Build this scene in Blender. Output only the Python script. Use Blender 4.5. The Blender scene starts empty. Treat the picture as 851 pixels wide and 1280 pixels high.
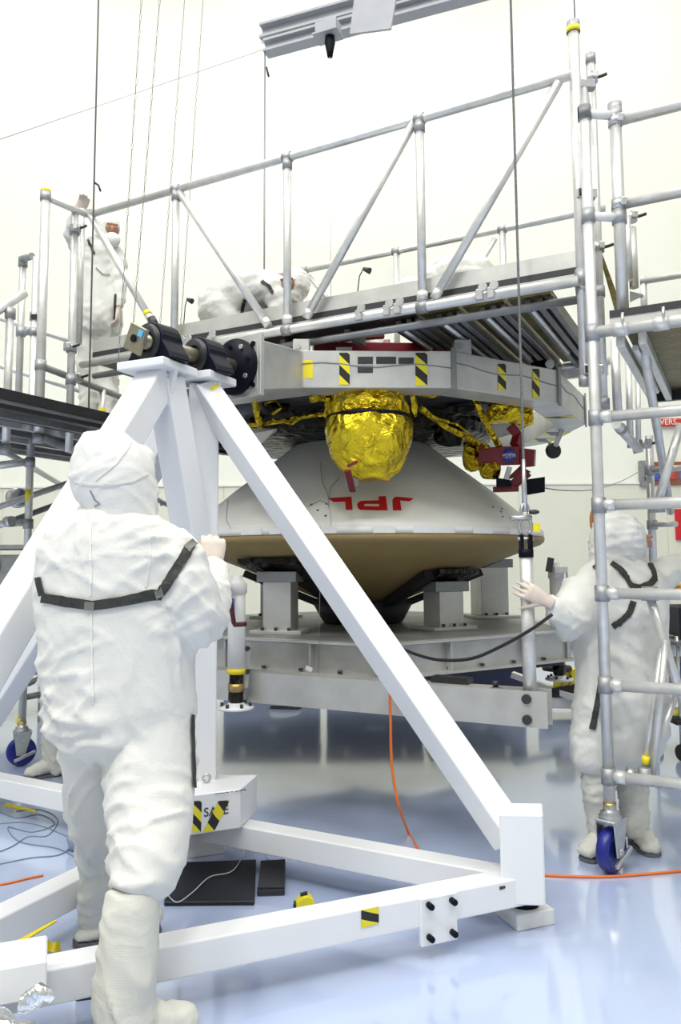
import bpy, bmesh, math, random
from math import sin, cos, pi, radians, sqrt, atan2
from mathutils import Vector, Matrix, noise
from mathutils.bvhtree import BVHTree

random.seed(7)
SC = bpy.context.scene
COL = SC.collection
V = Vector

# ------------------------------------------------------------------ camera
F, CX, CY, CAMZ = 960.0, 425.5, 615.0, 1.42
PITCH, ROLL = radians(5.2), radians(-0.35)
cam_data = bpy.data.cameras.new('camera')
cam = bpy.data.objects.new('camera', cam_data)
COL.objects.link(cam)
cam_data.sensor_fit = 'VERTICAL'
cam_data.sensor_height = 36.0
cam_data.lens = F / 1280 * 36.0
cam_data.shift_y = -(640 - CY) / 1280
cam_data.clip_start = 0.05
CAMM = Matrix.Translation((0, 0, CAMZ)) @ Matrix.Rotation(pi / 2 + PITCH, 4, 'X') @ Matrix.Rotation(ROLL, 4, 'Z')
cam.matrix_world = CAMM
SC.camera = cam
# ------------------------------------------------------------------ world, lights, exposure
w = bpy.data.worlds.new('world'); SC.world = w
w.use_nodes = True
w.node_tree.nodes['Background'].inputs[0].default_value = (0.95, 0.97, 1.0, 1)
w.node_tree.nodes['Background'].inputs[1].default_value = 0.3
SC.view_settings.view_transform = 'Standard'
SC.view_settings.look = 'None'
SC.view_settings.gamma = 1
SC.view_settings.use_curve_mapping = False
SC.view_settings.exposure = 0.35
ROOM = dict(x0=-8.5, x1=8.0, y0=-6.0, y1=12.5, z1=12.6)
def area_light(x, y, sx, sy, e):
    l = bpy.data.lights.new('ceiling_lamp', 'AREA'); l.shape = 'RECTANGLE'
    l.size = sx; l.size_y = sy; l.energy = e; l.color = (1.0, 0.99, 0.95)
    o = bpy.data.objects.new('ceiling_lamp', l); COL.objects.link(o)
    o.location = (x, y, ROOM['z1'] - 0.1)
LIGHT_E = 150
KEY = {(-5.6, -3.6): 3.6, (-0.3, -3.6): 3.0, (5.0, -3.6): 1.6, (-5.6, 1.0): 1.8, (-5.6, 9.6): .85, (-0.3, 9.6): .85, (5.0, 9.6): .85}
for lx in (-5.6, -0.3, 5.0):
    for ly in (-3.6, 1.0, 5.4, 9.6):
        area_light(lx, ly, 2.6, 2.2, LIGHT_E * KEY.get((lx, ly), 1.0))

# ------------------------------------------------------------------ pixel helpers (851x1280 frame)
CAMP = V((0, 0, CAMZ))
R3 = CAMM.to_3x3()
def ray(px, py):
    return (R3 @ V(((px - CX) / F, -(py - CY) / F, -1.0)))
def W(px, py, Y):
    r = ray(px, py); return CAMP + r * (Y / r.y)
def G(px, py, z=0.0):
    r = ray(px, py); return CAMP + r * ((z - CAMZ) / r.z)
def MPP(Y):           # metres per pixel at distance Y
    return Y / F

# ------------------------------------------------------------------ materials
MATS = {}
def mat(name, col, rough=0.5, metal=0.0, var=0.06, nscale=6.0, bump=0.0, bscale=40.0, spec=0.5, coat=0.0, emit=None, sheen=0.0, stretch=None):
    if name in MATS: return MATS[name]
    m = bpy.data.materials.new(name); m.use_nodes = True
    nt = m.node_tree; b = nt.nodes['Principled BSDF']
    tc = nt.nodes.new('ShaderNodeTexCoord')
    src = tc.outputs['Object']
    if stretch:
        mp = nt.nodes.new('ShaderNodeMapping'); mp.inputs['Scale'].default_value = stretch
        nt.links.new(src, mp.inputs[0]); src = mp.outputs[0]
    n = nt.nodes.new('ShaderNodeTexNoise'); n.inputs['Scale'].default_value = nscale; n.inputs['Detail'].default_value = 5
    nt.links.new(src, n.inputs['Vector'])
    r = nt.nodes.new('ShaderNodeValToRGB')
    c = V(col)
    lo = c * (1 - var); hi = V([min(1, x * (1 + var)) for x in col])
    r.color_ramp.elements[0].position = 0.3; r.color_ramp.elements[1].position = 0.7
    r.color_ramp.elements[0].color = (*lo, 1); r.color_ramp.elements[1].color = (*hi, 1)
    nt.links.new(n.outputs['Fac'], r.inputs[0]); nt.links.new(r.outputs[0], b.inputs['Base Color'])
    b.inputs['Roughness'].default_value = rough; b.inputs['Metallic'].default_value = metal
    b.inputs['Specular IOR Level'].default_value = spec
    b.inputs['Coat Weight'].default_value = coat
    b.inputs['Sheen Weight'].default_value = sheen
    if bump:
        n2 = nt.nodes.new('ShaderNodeTexNoise'); n2.inputs['Scale'].default_value = bscale; n2.inputs['Detail'].default_value = 4
        nt.links.new(src, n2.inputs['Vector'])
        bp = nt.nodes.new('ShaderNodeBump'); bp.inputs['Strength'].default_value = bump; bp.inputs['Distance'].default_value = 0.01
        nt.links.new(n2.outputs['Fac'], bp.inputs['Height']); nt.links.new(bp.outputs[0], b.inputs['Normal'])
    if emit:
        b.inputs['Emission Color'].default_value = (*emit[0], 1); b.inputs['Emission Strength'].default_value = emit[1]
    MATS[name] = m
    return m

def mat_stripes(name, c1, c2, n=2.0, slope=1.0):
    m = bpy.data.materials.new(name); m.use_nodes = True
    nt = m.node_tree; b = nt.nodes['Principled BSDF']
    uv = nt.nodes.new('ShaderNodeUVMap'); sp = nt.nodes.new('ShaderNodeSeparateXYZ')
    nt.links.new(uv.outputs[0], sp.inputs[0])
    m1 = nt.nodes.new('ShaderNodeMath'); m1.operation = 'MULTIPLY_ADD'; m1.inputs[1].default_value = slope
    nt.links.new(sp.outputs['X'], m1.inputs[0])
    m0 = nt.nodes.new('ShaderNodeMath'); m0.operation = 'MULTIPLY'; m0.inputs[1].default_value = n
    nt.links.new(sp.outputs['Y'], m0.inputs[0]); nt.links.new(m0.outputs[0], m1.inputs[2])
    fr = nt.nodes.new('ShaderNodeMath'); fr.operation = 'FRACT'; nt.links.new(m1.outputs[0], fr.inputs[0])
    gt = nt.nodes.new('ShaderNodeMath'); gt.operation = 'GREATER_THAN'; gt.inputs[1].default_value = 0.5; nt.links.new(fr.outputs[0], gt.inputs[0])
    mx = nt.nodes.new('ShaderNodeMix'); mx.data_type = 'RGBA'
    mx.inputs[6].default_value = (*c1, 1); mx.inputs[7].default_value = (*c2, 1)
    nt.links.new(gt.outputs[0], mx.inputs[0]); nt.links.new(mx.outputs[2], b.inputs['Base Color'])
    b.inputs['Roughness'].default_value = 0.4
    MATS[name] = m
    return m

def mat_fabric(name, col):
    m = mat(name, col, rough=0.75, var=0.03, nscale=5, spec=0.25, sheen=0.0)
    nt = m.node_tree; b = nt.nodes['Principled BSDF']
    tc = nt.nodes.new('ShaderNodeTexCoord')
    wv = nt.nodes.new('ShaderNodeTexWave'); wv.bands_direction = 'Z'; wv.inputs['Scale'].default_value = 75; wv.inputs['Distortion'].default_value = 0.6; wv.inputs['Detail'].default_value = 1
    nt.links.new(tc.outputs['Object'], wv.inputs[0])
    n = nt.nodes.new('ShaderNodeTexNoise'); n.inputs['Scale'].default_value = 6; n.inputs['Detail'].default_value = 3; n.inputs['Distortion'].default_value = 1.6
    nt.links.new(tc.outputs['Object'], n.inputs['Vector'])
    ad = nt.nodes.new('ShaderNodeMath'); ad.operation = 'MULTIPLY_ADD'; ad.inputs[1].default_value = 0.02
    nt.links.new(wv.outputs['Fac'], ad.inputs[0]); nt.links.new(n.outputs['Fac'], ad.inputs[2])
    bp = nt.nodes.new('ShaderNodeBump'); bp.inputs['Strength'].default_value = 0.30; bp.inputs['Distance'].default_value = 0.03
    nt.links.new(ad.outputs[0], bp.inputs['Height']); nt.links.new(bp.outputs[0], b.inputs['Normal'])
    return m

def mat_foil(name, col, rough=0.18, scale=9.0, strength=0.9):
    m = mat(name, col, rough=rough, metal=1.0, var=0.1, nscale=8)
    nt = m.node_tree; b = nt.nodes['Principled BSDF']
    tc = nt.nodes.new('ShaderNodeTexCoord')
    vo = nt.nodes.new('ShaderNodeTexVoronoi'); vo.feature = 'F1'; vo.inputs['Scale'].default_value = scale
    n = nt.nodes.new('ShaderNodeTexNoise'); n.inputs['Scale'].default_value = scale * 0.8; n.inputs['Detail'].default_value = 5; n.inputs['Distortion'].default_value = 2.0
    nt.links.new(tc.outputs['Object'], vo.inputs['Vector']); nt.links.new(tc.outputs['Object'], n.inputs['Vector'])
    ad = nt.nodes.new('ShaderNodeMath'); ad.operation = 'ADD'
    nt.links.new(vo.outputs['Distance'], ad.inputs[0]); nt.links.new(n.outputs['Fac'], ad.inputs[1])
    bp = nt.nodes.new('ShaderNodeBump'); bp.inputs['Strength'].default_value = strength; bp.inputs['Distance'].default_value = 0.05
    nt.links.new(ad.outputs[0], bp.inputs['Height']); nt.links.new(bp.outputs[0], b.inputs['Normal'])
    return m

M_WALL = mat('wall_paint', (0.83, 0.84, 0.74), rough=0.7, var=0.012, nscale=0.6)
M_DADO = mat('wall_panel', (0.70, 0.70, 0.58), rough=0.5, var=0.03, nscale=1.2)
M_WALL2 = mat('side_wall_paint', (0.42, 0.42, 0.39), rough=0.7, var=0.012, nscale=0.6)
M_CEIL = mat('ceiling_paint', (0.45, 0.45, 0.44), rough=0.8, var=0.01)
M_WHITE = mat('white_enamel', (0.80, 0.81, 0.83), rough=0.3, var=0.015, nscale=3, coat=0.15)
M_WHITE2 = mat('white_plastic', (0.78, 0.78, 0.76), rough=0.4, var=0.04)
M_ALU = mat('scaffold_aluminium', (0.68, 0.68, 0.66), rough=0.34, metal=0.5, var=0.10, nscale=14, bump=0.05, bscale=60)
M_ALU2 = mat('cast_coupler', (0.36, 0.37, 0.38), rough=0.5, metal=0.6, var=0.15, nscale=25)
M_PLATE = mat('machined_aluminium', (0.56, 0.56, 0.54), rough=0.42, metal=0.55, var=0.10, nscale=7, bump=0.04, bscale=80)
M_PLATE2 = mat('dull_aluminium', (0.27, 0.28, 0.28), rough=0.5, metal=0.55, var=0.18, nscale=5, bump=0.06, bscale=50)
M_STEEL = mat('zinc_steel', (0.55, 0.56, 0.57), rough=0.3, metal=0.85, var=0.1, nscale=30)
M_BLACK = mat('black_anodised', (0.004, 0.005, 0.012), rough=0.45, var=0.2, nscale=12, spec=0.12)
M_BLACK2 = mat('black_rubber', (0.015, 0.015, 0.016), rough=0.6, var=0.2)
M_STRAP = mat('black_webbing', (0.03, 0.032, 0.028), rough=0.7, var=0.25, nscale=60)
M_RED = mat('red_anodised', (0.17, 0.004, 0.013), rough=0.4, var=0.12, nscale=9)
M_REDP = mat('red_paint', (0.58, 0.012, 0.02), rough=0.45, var=0.05)
M_SIGN = mat('sign_red', (0.55, 0.04, 0.02), rough=0.5, var=0.05)
M_YEL = mat('yellow_tape', (0.80, 0.66, 0.02), rough=0.45, var=0.08, nscale=20)
M_YEL2 = mat('yellow_plastic', (0.78, 0.68, 0.02), rough=0.4, var=0.08)
M_GOLD = mat_foil('gold_foil', (0.82, 0.62, 0.03), rough=0.24, scale=7)
M_GOLD2 = mat_foil('gold_foil_crumpled', (0.80, 0.58, 0.03), rough=0.22, scale=16, strength=1.0)
M_SILV = mat_foil('silver_foil', (0.82, 0.83, 0.84), rough=0.25, scale=7)
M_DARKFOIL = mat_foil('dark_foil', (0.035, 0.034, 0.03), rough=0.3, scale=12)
M_SHELL = mat('backshell_white', (0.74, 0.74, 0.71), rough=0.55, var=0.03, nscale=2.5, bump=0.03, bscale=30)
M_TAN = mat('heat_shield_tan', (0.30, 0.215, 0.085), rough=0.6, var=0.10, nscale=3, bump=0.05, bscale=60)
M_SUIT = mat_fabric('cleanroom_suit', (0.70, 0.70, 0.665))
M_HOOD = mat_fabric('cleanroom_hood', (0.74, 0.74, 0.71))
M_BOOT = mat_fabric('cleanroom_boot', (0.64, 0.64, 0.58))
M_GLOVE = mat('latex_glove', (0.62, 0.53, 0.47), rough=0.5, var=0.05, nscale=20)
M_SKIN = mat('skin', (0.42, 0.20, 0.12), rough=0.5, var=0.08, nscale=12)
M_SOLE = mat('sole_grey', (0.12, 0.12, 0.13), rough=0.6)
M_NAVY = mat('navy_wheel', (0.012, 0.02, 0.22), rough=0.35, var=0.15)
M_BLUE = mat('logo_blue', (0.02, 0.06, 0.36), rough=0.45, var=0.02)
M_LABEL = mat('label_dark', (0.03, 0.03, 0.035), rough=0.5)
M_LABELW = mat('label_white', (0.8, 0.8, 0.8), rough=0.5)
M_ORANGE = mat('orange_hose', (0.75, 0.16, 0.02), rough=0.45)
M_WIRE = mat('grey_wire', (0.22, 0.25, 0.26), rough=0.5)
M_CABLE = mat('wire_rope', (0.28, 0.28, 0.26), rough=0.45, metal=0.5, nscale=120, var=0.3)
M_BLKCABLE = mat('black_cable', (0.012, 0.012, 0.014), rough=0.45)
M_BEAMGREY = mat('crane_grey', (0.36, 0.37, 0.40), rough=0.45, var=0.05)
M_GREY = mat('grey_cart', (0.22, 0.23, 0.23), rough=0.5, var=0.2, nscale=9)
M_BRASS = mat('brass', (0.45, 0.33, 0.12), rough=0.35, metal=0.8)
M_WOOD = mat('hook_orange', (0.55, 0.2, 0.08), rough=0.5)
M_HAZ = mat_stripes('hazard_tape', (0.78, 0.68, 0.02), (0.012, 0.012, 0.012), n=1.6, slope=0.5)
M_HAZ2 = mat_stripes('hazard_tape_wide', (0.78, 0.68, 0.02), (0.012, 0.012, 0.012), n=1.0, slope=0.45)
M_DECKU = mat('deck_underside', (0.16, 0.135, 0.05), rough=0.36, metal=0.85, var=0.35, nscale=9, bump=0.5, bscale=45)  # aluminium deck: the yellow it reflects is put into the base colour
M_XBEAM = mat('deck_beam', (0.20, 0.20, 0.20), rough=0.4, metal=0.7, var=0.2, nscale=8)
M_DECKU_SHADE = mat('deck_underside_shaded', (0.03, 0.028, 0.022), rough=0.45, metal=0.6, var=0.35, nscale=9, bump=0.4, bscale=45)  # shaded copy of the deck underside, shadow put into the colour
M_SHAFT = mat('shaft_steel', (0.30, 0.28, 0.20), rough=0.35, metal=0.7, var=0.1)
M_DECKD = mat('deck_frame_dark', (0.022, 0.022, 0.026), rough=0.4, metal=0.3, var=0.2)
M_WOODBRN = mat('picture_brown', (0.25, 0.08, 0.04), rough=0.5, var=0.3, nscale=18)

def floor_mat():
    m = bpy.data.materials.new('epoxy_floor'); m.use_nodes = True
    nt = m.node_tree; b = nt.nodes['Principled BSDF']
    tc = nt.nodes.new('ShaderNodeTexCoord')
    n = nt.nodes.new('ShaderNodeTexNoise'); n.inputs['Scale'].default_value = 1.3; n.inputs['Detail'].default_value = 6
    nt.links.new(tc.outputs['Object'], n.inputs['Vector'])
    r = nt.nodes.new('ShaderNodeValToRGB')
    r.color_ramp.elements[0].position = .3; r.color_ramp.elements[1].position = .7
    r.color_ramp.elements[0].color = (0.41, 0.49, 0.70, 1); r.color_ramp.elements[1].color = (0.46, 0.54, 0.75, 1)
    nt.links.new(n.outputs['Fac'], r.inputs[0]); nt.links.new(r.outputs[0], b.inputs['Base Color'])
    n2 = nt.nodes.new('ShaderNodeTexNoise'); n2.inputs['Scale'].default_value = 3; n2.inputs['Detail'].default_value = 8
    nt.links.new(tc.outputs['Object'], n2.inputs['Vector'])
    mr = nt.nodes.new('ShaderNodeMapRange'); mr.inputs[3].default_value = 0.10; mr.inputs[4].default_value = 0.24
    nt.links.new(n2.outputs['Fac'], mr.inputs[0]); nt.links.new(mr.outputs[0], b.inputs['Roughness'])
    n3 = nt.nodes.new('ShaderNodeTexNoise'); n3.inputs['Scale'].default_value = 5
    nt.links.new(tc.outputs['Object'], n3.inputs['Vector'])
    bp = nt.nodes.new('ShaderNodeBump'); bp.inputs['Strength'].default_value = 0.05; bp.inputs['Distance'].default_value = 0.02
    nt.links.new(n3.outputs['Fac'], bp.inputs['Height']); nt.links.new(bp.outputs[0], b.inputs['Normal'])
    b.inputs['Specular IOR Level'].default_value = 0.5
    b.inputs['Coat Weight'].default_value = 1.0; b.inputs['Coat IOR'].default_value = 1.85; b.inputs['Coat Roughness'].default_value = 0.08
    return m
M_FLOOR = floor_mat()

# ------------------------------------------------------------------ mesh builder
ORG = {}
def frame_from(d, up=V((0, 0, 1))):
    d = d.normalized()
    if abs(d.dot(up)) > 0.999: up = V((1, 0, 0)) if abs(d.x) < .9 else V((0, 1, 0))
    s = d.cross(up).normalized(); u = s.cross(d).normalized()
    return d, s, u

class MB:
    def __init__(self):
        self.v = []; self.f = []; self.sm = []
    def add(self, vs, fs, smooth=False):
        o = len(self.v); self.v += [V(x) for x in vs]
        for f in fs:
            self.f.append([i + o for i in f]); self.sm.append(smooth)
        return self
    def hexa(self, p):      # 8 points: bottom 4 ccw, top 4 ccw
        return self.add(p, [(3, 2, 1, 0), (4, 5, 6, 7), (0, 1, 5, 4), (1, 2, 6, 5), (2, 3, 7, 6), (3, 0, 4, 7)])
    def box(self, c, s, rz=0.0, M=None):
        c = V(c); hx, hy, hz = s[0] / 2, s[1] / 2, s[2] / 2
        R = M if M is not None else Matrix.Rotation(rz, 3, 'Z')
        p = [c + R @ V(q) for q in ((-hx, -hy, -hz), (hx, -hy, -hz), (hx, hy, -hz), (-hx, hy, -hz), (-hx, -hy, hz), (hx, -hy, hz), (hx, hy, hz), (-hx, hy, hz))]
        return self.hexa(p)
    def beam(self, a, b, wd, ht, up=V((0, 0, 1))):
        a, b = V(a), V(b); d, s, u = frame_from(b - a, up)
        p = []
        for q in (a, b):
            p.append([q - s * wd / 2 - u * ht / 2, q + s * wd / 2 - u * ht / 2, q + s * wd / 2 + u * ht / 2, q - s * wd / 2 + u * ht / 2])
        A, B = p
        return self.hexa([A[0], A[1], B[1], B[0], A[3], A[2], B[2], B[3]])
    def tube(self, a, b, r, r2=None, seg=14, caps=True):
        a, b = V(a), V(b); r2 = r if r2 is None else r2
        d, s, u = frame_from(b - a)
        vs = []
        for q, rr in ((a, r), (b, r2)):
            for i in range(seg):
                t = 2 * pi * i / seg; vs.append(q + s * (rr * cos(t)) + u * (rr * sin(t)))
        fs = [(i, (i + 1) % seg, seg + (i + 1) % seg, seg + i) for i in range(seg)]
        fs = [tuple(reversed(x)) for x in fs]
        self.add(vs, fs, True)
        if caps:
            self.add(vs, [tuple(range(seg)), tuple(reversed(range(seg, 2 * seg)))])
        return self
    def path(self, pts, r, seg=6, rad=None):
        pts = [V(p) for p in pts]; n = len(pts); rings = []
        prev_s = None
        for i, p in enumerate(pts):
            d = (pts[min(i + 1, n - 1)] - pts[max(i - 1, 0)])
            if d.length < 1e-9: d = V((0, 0, 1))
            d.normalize()
            if prev_s is None: _, s, u = frame_from(d)
            else:
                s = (prev_s - d * prev_s.dot(d)).normalized(); u = s.cross(d)
            prev_s = s
            rr = rad[i] if rad else r
            rings.append([p + s * (rr * cos(2 * pi * k / seg)) + u * (rr * sin(2 * pi * k / seg)) for k in range(seg)])
        vs = [q for R in rings for q in R]
        fs = []
        for i in range(n - 1):
            for k in range(seg):
                fs.append((i * seg + k, i * seg + (k + 1) % seg, (i + 1) * seg + (k + 1) % seg, (i + 1) * seg + k))
        self.add(vs, fs, True)
        self.add(rings[0] + rings[-1], [tuple(range(seg)), tuple(range(seg, 2 * seg))])
        return self
    def lathe(self, prof, c, seg=48, axis=None, smooth=True, close=True):
        c = V(c); d = V(axis) if axis is not None else V((0, 0, 1))
        d, s, u = frame_from(d); n = len(prof)
        vs = []
        for (r, h) in prof:
            for i in range(seg):
                t = 2 * pi * i / seg; vs.append(c + d * h + s * (r * cos(t)) + u * (r * sin(t)))
        fs = []
        for j in range(n - 1):
            for i in range(seg):
                fs.append((j * seg + i, j * seg + (i + 1) % seg, (j + 1) * seg + (i + 1) % seg, (j + 1) * seg + i))
        self.add(vs, fs, smooth)
        if close:
            self.add(vs[:seg], [tuple(range(seg))]); self.add(vs[-seg:], [tuple(range(seg))])
        return self
    def prism(self, poly, h):      # poly: 3D points, extruded by vector h
        n = len(poly); h = V(h); p = [V(q) for q in poly]
        return self.add(p + [q + h for q in p], [tuple(range(n)), tuple(reversed(range(n, 2 * n)))] + [(i, n + i, n + (i + 1) % n, (i + 1) % n) for i in range(n)])
    def ball(self, c, r, seg=14, sc=(1, 1, 1), M=None):
        c = V(c); vs = []; rows = seg // 2
        for j in range(rows + 1):
            ph = pi * j / rows
            for i in range(seg):
                t = 2 * pi * i / seg
                q = V((r * sc[0] * sin(ph) * cos(t), r * sc[1] * sin(ph) * sin(t), r * sc[2] * cos(ph)))
                vs.append(c + (M @ q if M is not None else q))
        fs = [(j * seg + i, (j + 1) * seg + i, (j + 1) * seg + (i + 1) % seg, j * seg + (i + 1) % seg) for j in range(rows) for i in range(seg)]
        return self.add(vs, fs, True)
    def build(self, name, m, parent=None, bevel=0.0, seg=1, loc=None, norm=True, uv=False):
        if parent is not None: o0 = ORG[parent.name]
        elif loc is not None: o0 = V(loc)
        else:
            zs = [q.z for q in self.v]; n = len(self.v)
            c = sum(self.v, V((0, 0, 0))) / n; o0 = V((c.x, c.y, min(zs)))
        me = bpy.data.meshes.new(name)
        me.from_pydata([tuple(q - o0) for q in self.v], [], self.f)
        me.polygons.foreach_set('use_smooth', self.sm)
        bm = bmesh.new(); bm.from_mesh(me)
        bmesh.ops.remove_doubles(bm, verts=bm.verts, dist=1e-6)
        if norm: bmesh.ops.recalc_face_normals(bm, faces=bm.faces)
        if bevel:
            es = [e for e in bm.edges if len(e.link_faces) == 2 and e.calc_face_angle(0) > 0.5]
            bmesh.ops.bevel(bm, geom=es, offset=bevel, segments=seg, affect='EDGES', profile=0.5, clamp_overlap=True)
        bm.to_mesh(me); bm.free()
        if uv:
            ul = me.uv_layers.new(name='UVMap')
            for p in me.polygons:
                for k, li in enumerate(p.loop_indices):
                    ul.data[li].uv = ((0, 0), (1, 0), (1, 1), (0, 1))[k % 4]
        me.materials.append(m)
        ob = bpy.data.objects.new(name, me); COL.objects.link(ob)
        if parent is not None: ob.parent = parent
        else: ob.location = o0
        ORG[ob.name] = o0
        return ob

def thing(name, label, cat, loc, group=None):
    o = bpy.data.objects.new(name, None); COL.objects.link(o)
    o.location = loc; o.empty_display_size = 0.1
    ORG[o.name] = V(loc)
    return tag(o, label, cat, group)
def tag(o, label, cat, group=None):
    o['label'] = label; o['category'] = cat
    if group: o['group'] = group
    return o
def struct(o):
    o['kind'] = 'structure'; return o
def plabel(o, label):
    o['label'] = label; return o

def world_bvh(objs):
    vs = []; fs = []
    for o in objs:
        off = ORG[o.name]; b = len(vs)
        vs += [q.co + off for q in o.data.vertices]
        fs += [[i + b for i in p.vertices] for p in o.data.polygons]
    return BVHTree.FromPolygons(vs, fs)
def hit(bvh, px, py):
    r = ray(px, py).normalized()
    return bvh.ray_cast(CAMP, r)
def decal(name, bvh, pts, m, parent, off=0.003, th=0.0015, uv=False):
    """a thin patch lying on a surface, its outline given as photo pixels"""
    ps = []
    nn = V((0, 0, 0))
    for (px, py) in pts:
        loc, n, i, d = hit(bvh, px, py)
        if loc is None:
            continue
        if n.dot(ray(px, py)) > 0: n = -n
        ps.append((loc, n)); nn += n
    if len(ps) < 3: return None
    nn.normalize()
    q = [p + n * off for p, n in ps]
    mb = MB()
    if uv:
        mb.add(q, [tuple(range(len(q)))])
        return mb.build(name, m, parent, norm=False, uv=True)
    mb.prism(q, -nn * th)
    return mb.build(name, m, parent)
def ribbon(name, bvh, pts, m, parent, hw=5.0, off=0.006, th=0.003, sub=6):
    """a strap lying on a body; pts = photo pixels of its middle line, hw = half width in pixels"""
    line = []
    for i in range(len(pts) - 1):
        for k in range(sub):
            t = k / sub; line.append((pts[i][0] * (1 - t) + pts[i + 1][0] * t, pts[i][1] * (1 - t) + pts[i + 1][1] * t))
    line.append(pts[-1])
    rows = []
    for i, (x, y) in enumerate(line):
        a = line[max(i - 1, 0)]; b = line[min(i + 1, len(line) - 1)]
        dx, dy = b[0] - a[0], b[1] - a[1]; L = math.hypot(dx, dy) or 1
        nx, ny = -dy / L, dx / L
        row = []
        for s in (-1, 0, 1):
            loc, n, _, _ = hit(bvh, x + nx * hw * s, y + ny * hw * s)
            if loc is None: row = None; break
            if n.dot(ray(x, y)) > 0: n = -n
            row.append((loc, n))
        if row: rows.append(row)
    if len(rows) < 2: return None
    vs = []; fs = []
    for r in rows:
        for (p, n) in r: vs.append(p + n * off)
        for (p, n) in r: vs.append(p + n * (off + th))
    for i in range(len(rows) - 1):
        a = i * 6; b = a + 6
        fs += [(a, a + 1, b + 1, b), (a + 1, a + 2, b + 2, b + 1), (a + 3, b + 3, b + 4, a + 4), (a + 4, b + 4, b + 5, a + 5), (a, b, b + 3, a + 3), (a + 2, a + 5, b + 5, b + 2)]
    fs += [(0, 3, 4, 1), (1, 4, 5, 2)]; e = (len(rows) - 1) * 6
    fs += [(e, e + 1, e + 4, e + 3), (e + 1, e + 2, e + 5, e + 4)]
    return MB().add(vs, fs, False).build(name, m, parent)

def text_mesh(name, s, size, M, m, parent, extrude=0.0008):
    cu = bpy.data.curves.new(name, 'FONT'); cu.body = s; cu.size = size; cu.align_x = 'CENTER'; cu.align_y = 'CENTER'; cu.extrude = extrude
    to = bpy.data.objects.new('tmp_text', cu); COL.objects.link(to)
    dg = bpy.context.evaluated_depsgraph_get()
    me = bpy.data.meshes.new_from_object(to.evaluated_get(dg))
    bpy.data.objects.remove(to); bpy.data.curves.remove(cu)
    mb = MB().add([M @ q.co for q in me.vertices], [tuple(p.vertices) for p in me.polygons])
    bpy.data.meshes.remove(me)
    return mb.build(name, m, parent)
def basis(o, ex, ey):
    ex = V(ex).normalized(); ey = V(ey); ey = (ey - ex * ey.dot(ex)).normalized(); ez = ex.cross(ey)
    M = Matrix((ex, ey, ez)).transposed().to_4x4(); M.translation = V(o); return M

# ================================================================== THE SETTING
x0, x1, y0, y1, z1 = (ROOM[k] for k in ('x0', 'x1', 'y0', 'y1', 'z1'))
struct(MB().box(((x0 + x1) / 2, (y0 + y1) / 2, -0.05), (x1 - x0, y1 - y0, 0.1)).build('floor', M_FLOOR))
struct(MB().box(((x0 + x1) / 2, y1 + 0.1, z1 / 2), (x1 - x0 + .4, 0.2, z1)).build('wall_back', M_WALL))
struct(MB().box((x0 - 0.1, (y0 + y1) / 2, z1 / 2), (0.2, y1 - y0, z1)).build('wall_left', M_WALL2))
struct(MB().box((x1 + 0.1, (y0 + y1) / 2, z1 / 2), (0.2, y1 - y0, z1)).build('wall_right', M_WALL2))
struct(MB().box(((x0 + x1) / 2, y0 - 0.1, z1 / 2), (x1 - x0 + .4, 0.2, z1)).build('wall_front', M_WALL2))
struct(MB().box(((x0 + x1) / 2, (y0 + y1) / 2, z1 + 0.05), (x1 - x0, y1 - y0, 0.1)).build('ceiling', M_CEIL))
# darker panelled lower part of the back wall
dado_h = CAMZ + 95 * y1 / F
wt = MB().box(((x0 + x1) / 2, y1 - 0.012, dado_h / 2), (x1 - x0, 0.024, dado_h)).build('trim_1', M_DADO); struct(wt)
for i in range(14):
    X = x0 + 1.2 * i + 0.6
    MB().box((X + .6, y1 - 0.028, dado_h / 2 + .06), (1.188, 0.012, dado_h - 0.14)).build('panel', M_DADO, wt)
MB().box(((x0 + x1) / 2, y1 - 0.03, dado_h + 0.01), (x1 - x0, 0.05, 0.03)).build('cap_rail', M_WHITE2, wt)
struct(MB().box(((x0 + x1) / 2, y1 - 0.045, 0.06), (x1 - x0, 0.02, 0.12)).build('baseboard_back', M_GREY))

# ================================================================== WHITE SUPPORT STAND
S = V((-.69, 3.83, 0)); Rc = V((.69, 3.11, 0)); Lc = V((-1.5, 2.2, 0)); Bc = V((-2.25, 4.7, 0))
ax = V((.6, .8, 0))                      # trunnion axis, pointing into the scene
P2 = V((-.69, 3.83, 2.32)); P1 = V((-.865, 3.585, 2.315))
st = thing('support_stand', 'white enamelled steel trestle stand carrying the black trunnion bearings', 'stand', (S.x, S.y, 0))
zb, bh = 0.165, 0.105
def bb(a, b, z=zb, w_=.105, h_=bh, name='base_beam'):
    return MB().beam(V((a.x, a.y, z)), V((b.x, b.y, z)), w_, h_).build(name, M_WHITE, st, bevel=.006, seg=2)
front_beam = bb(Lc + (Lc - Rc) * .05, Rc + V((.03, .01, 0)))
bb(S, Rc + V((-.05, .03, 0)), z=.160); bb(S, Lc, z=.162); bb(S, Bc, z=.158)
post = MB().box((S.x, S.y, 1.26), (.148, .148, 2.10), rz=radians(12)).build('post', M_WHITE, st, bevel=.008, seg=2)
legR = MB().beam(W(255, 488, 3.80), W(640, 1050, 3.13), .115, .135, up=V((0, -.6, .8))).build('leg', M_WHITE, st, bevel=.008, seg=2)
leg1 = MB().beam(P1 + V((.0, 0, -.02)), Lc + V((0, 0, .30)), .15, .135).build('leg', M_WHITE, st, bevel=.008, seg=2)
leg2 = MB().beam(P2 + V((-.06, .02, -.05)), Bc + V((0, 0, .30)), .14, .14).build('leg', M_WHITE, st, bevel=.008, seg=2)
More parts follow.
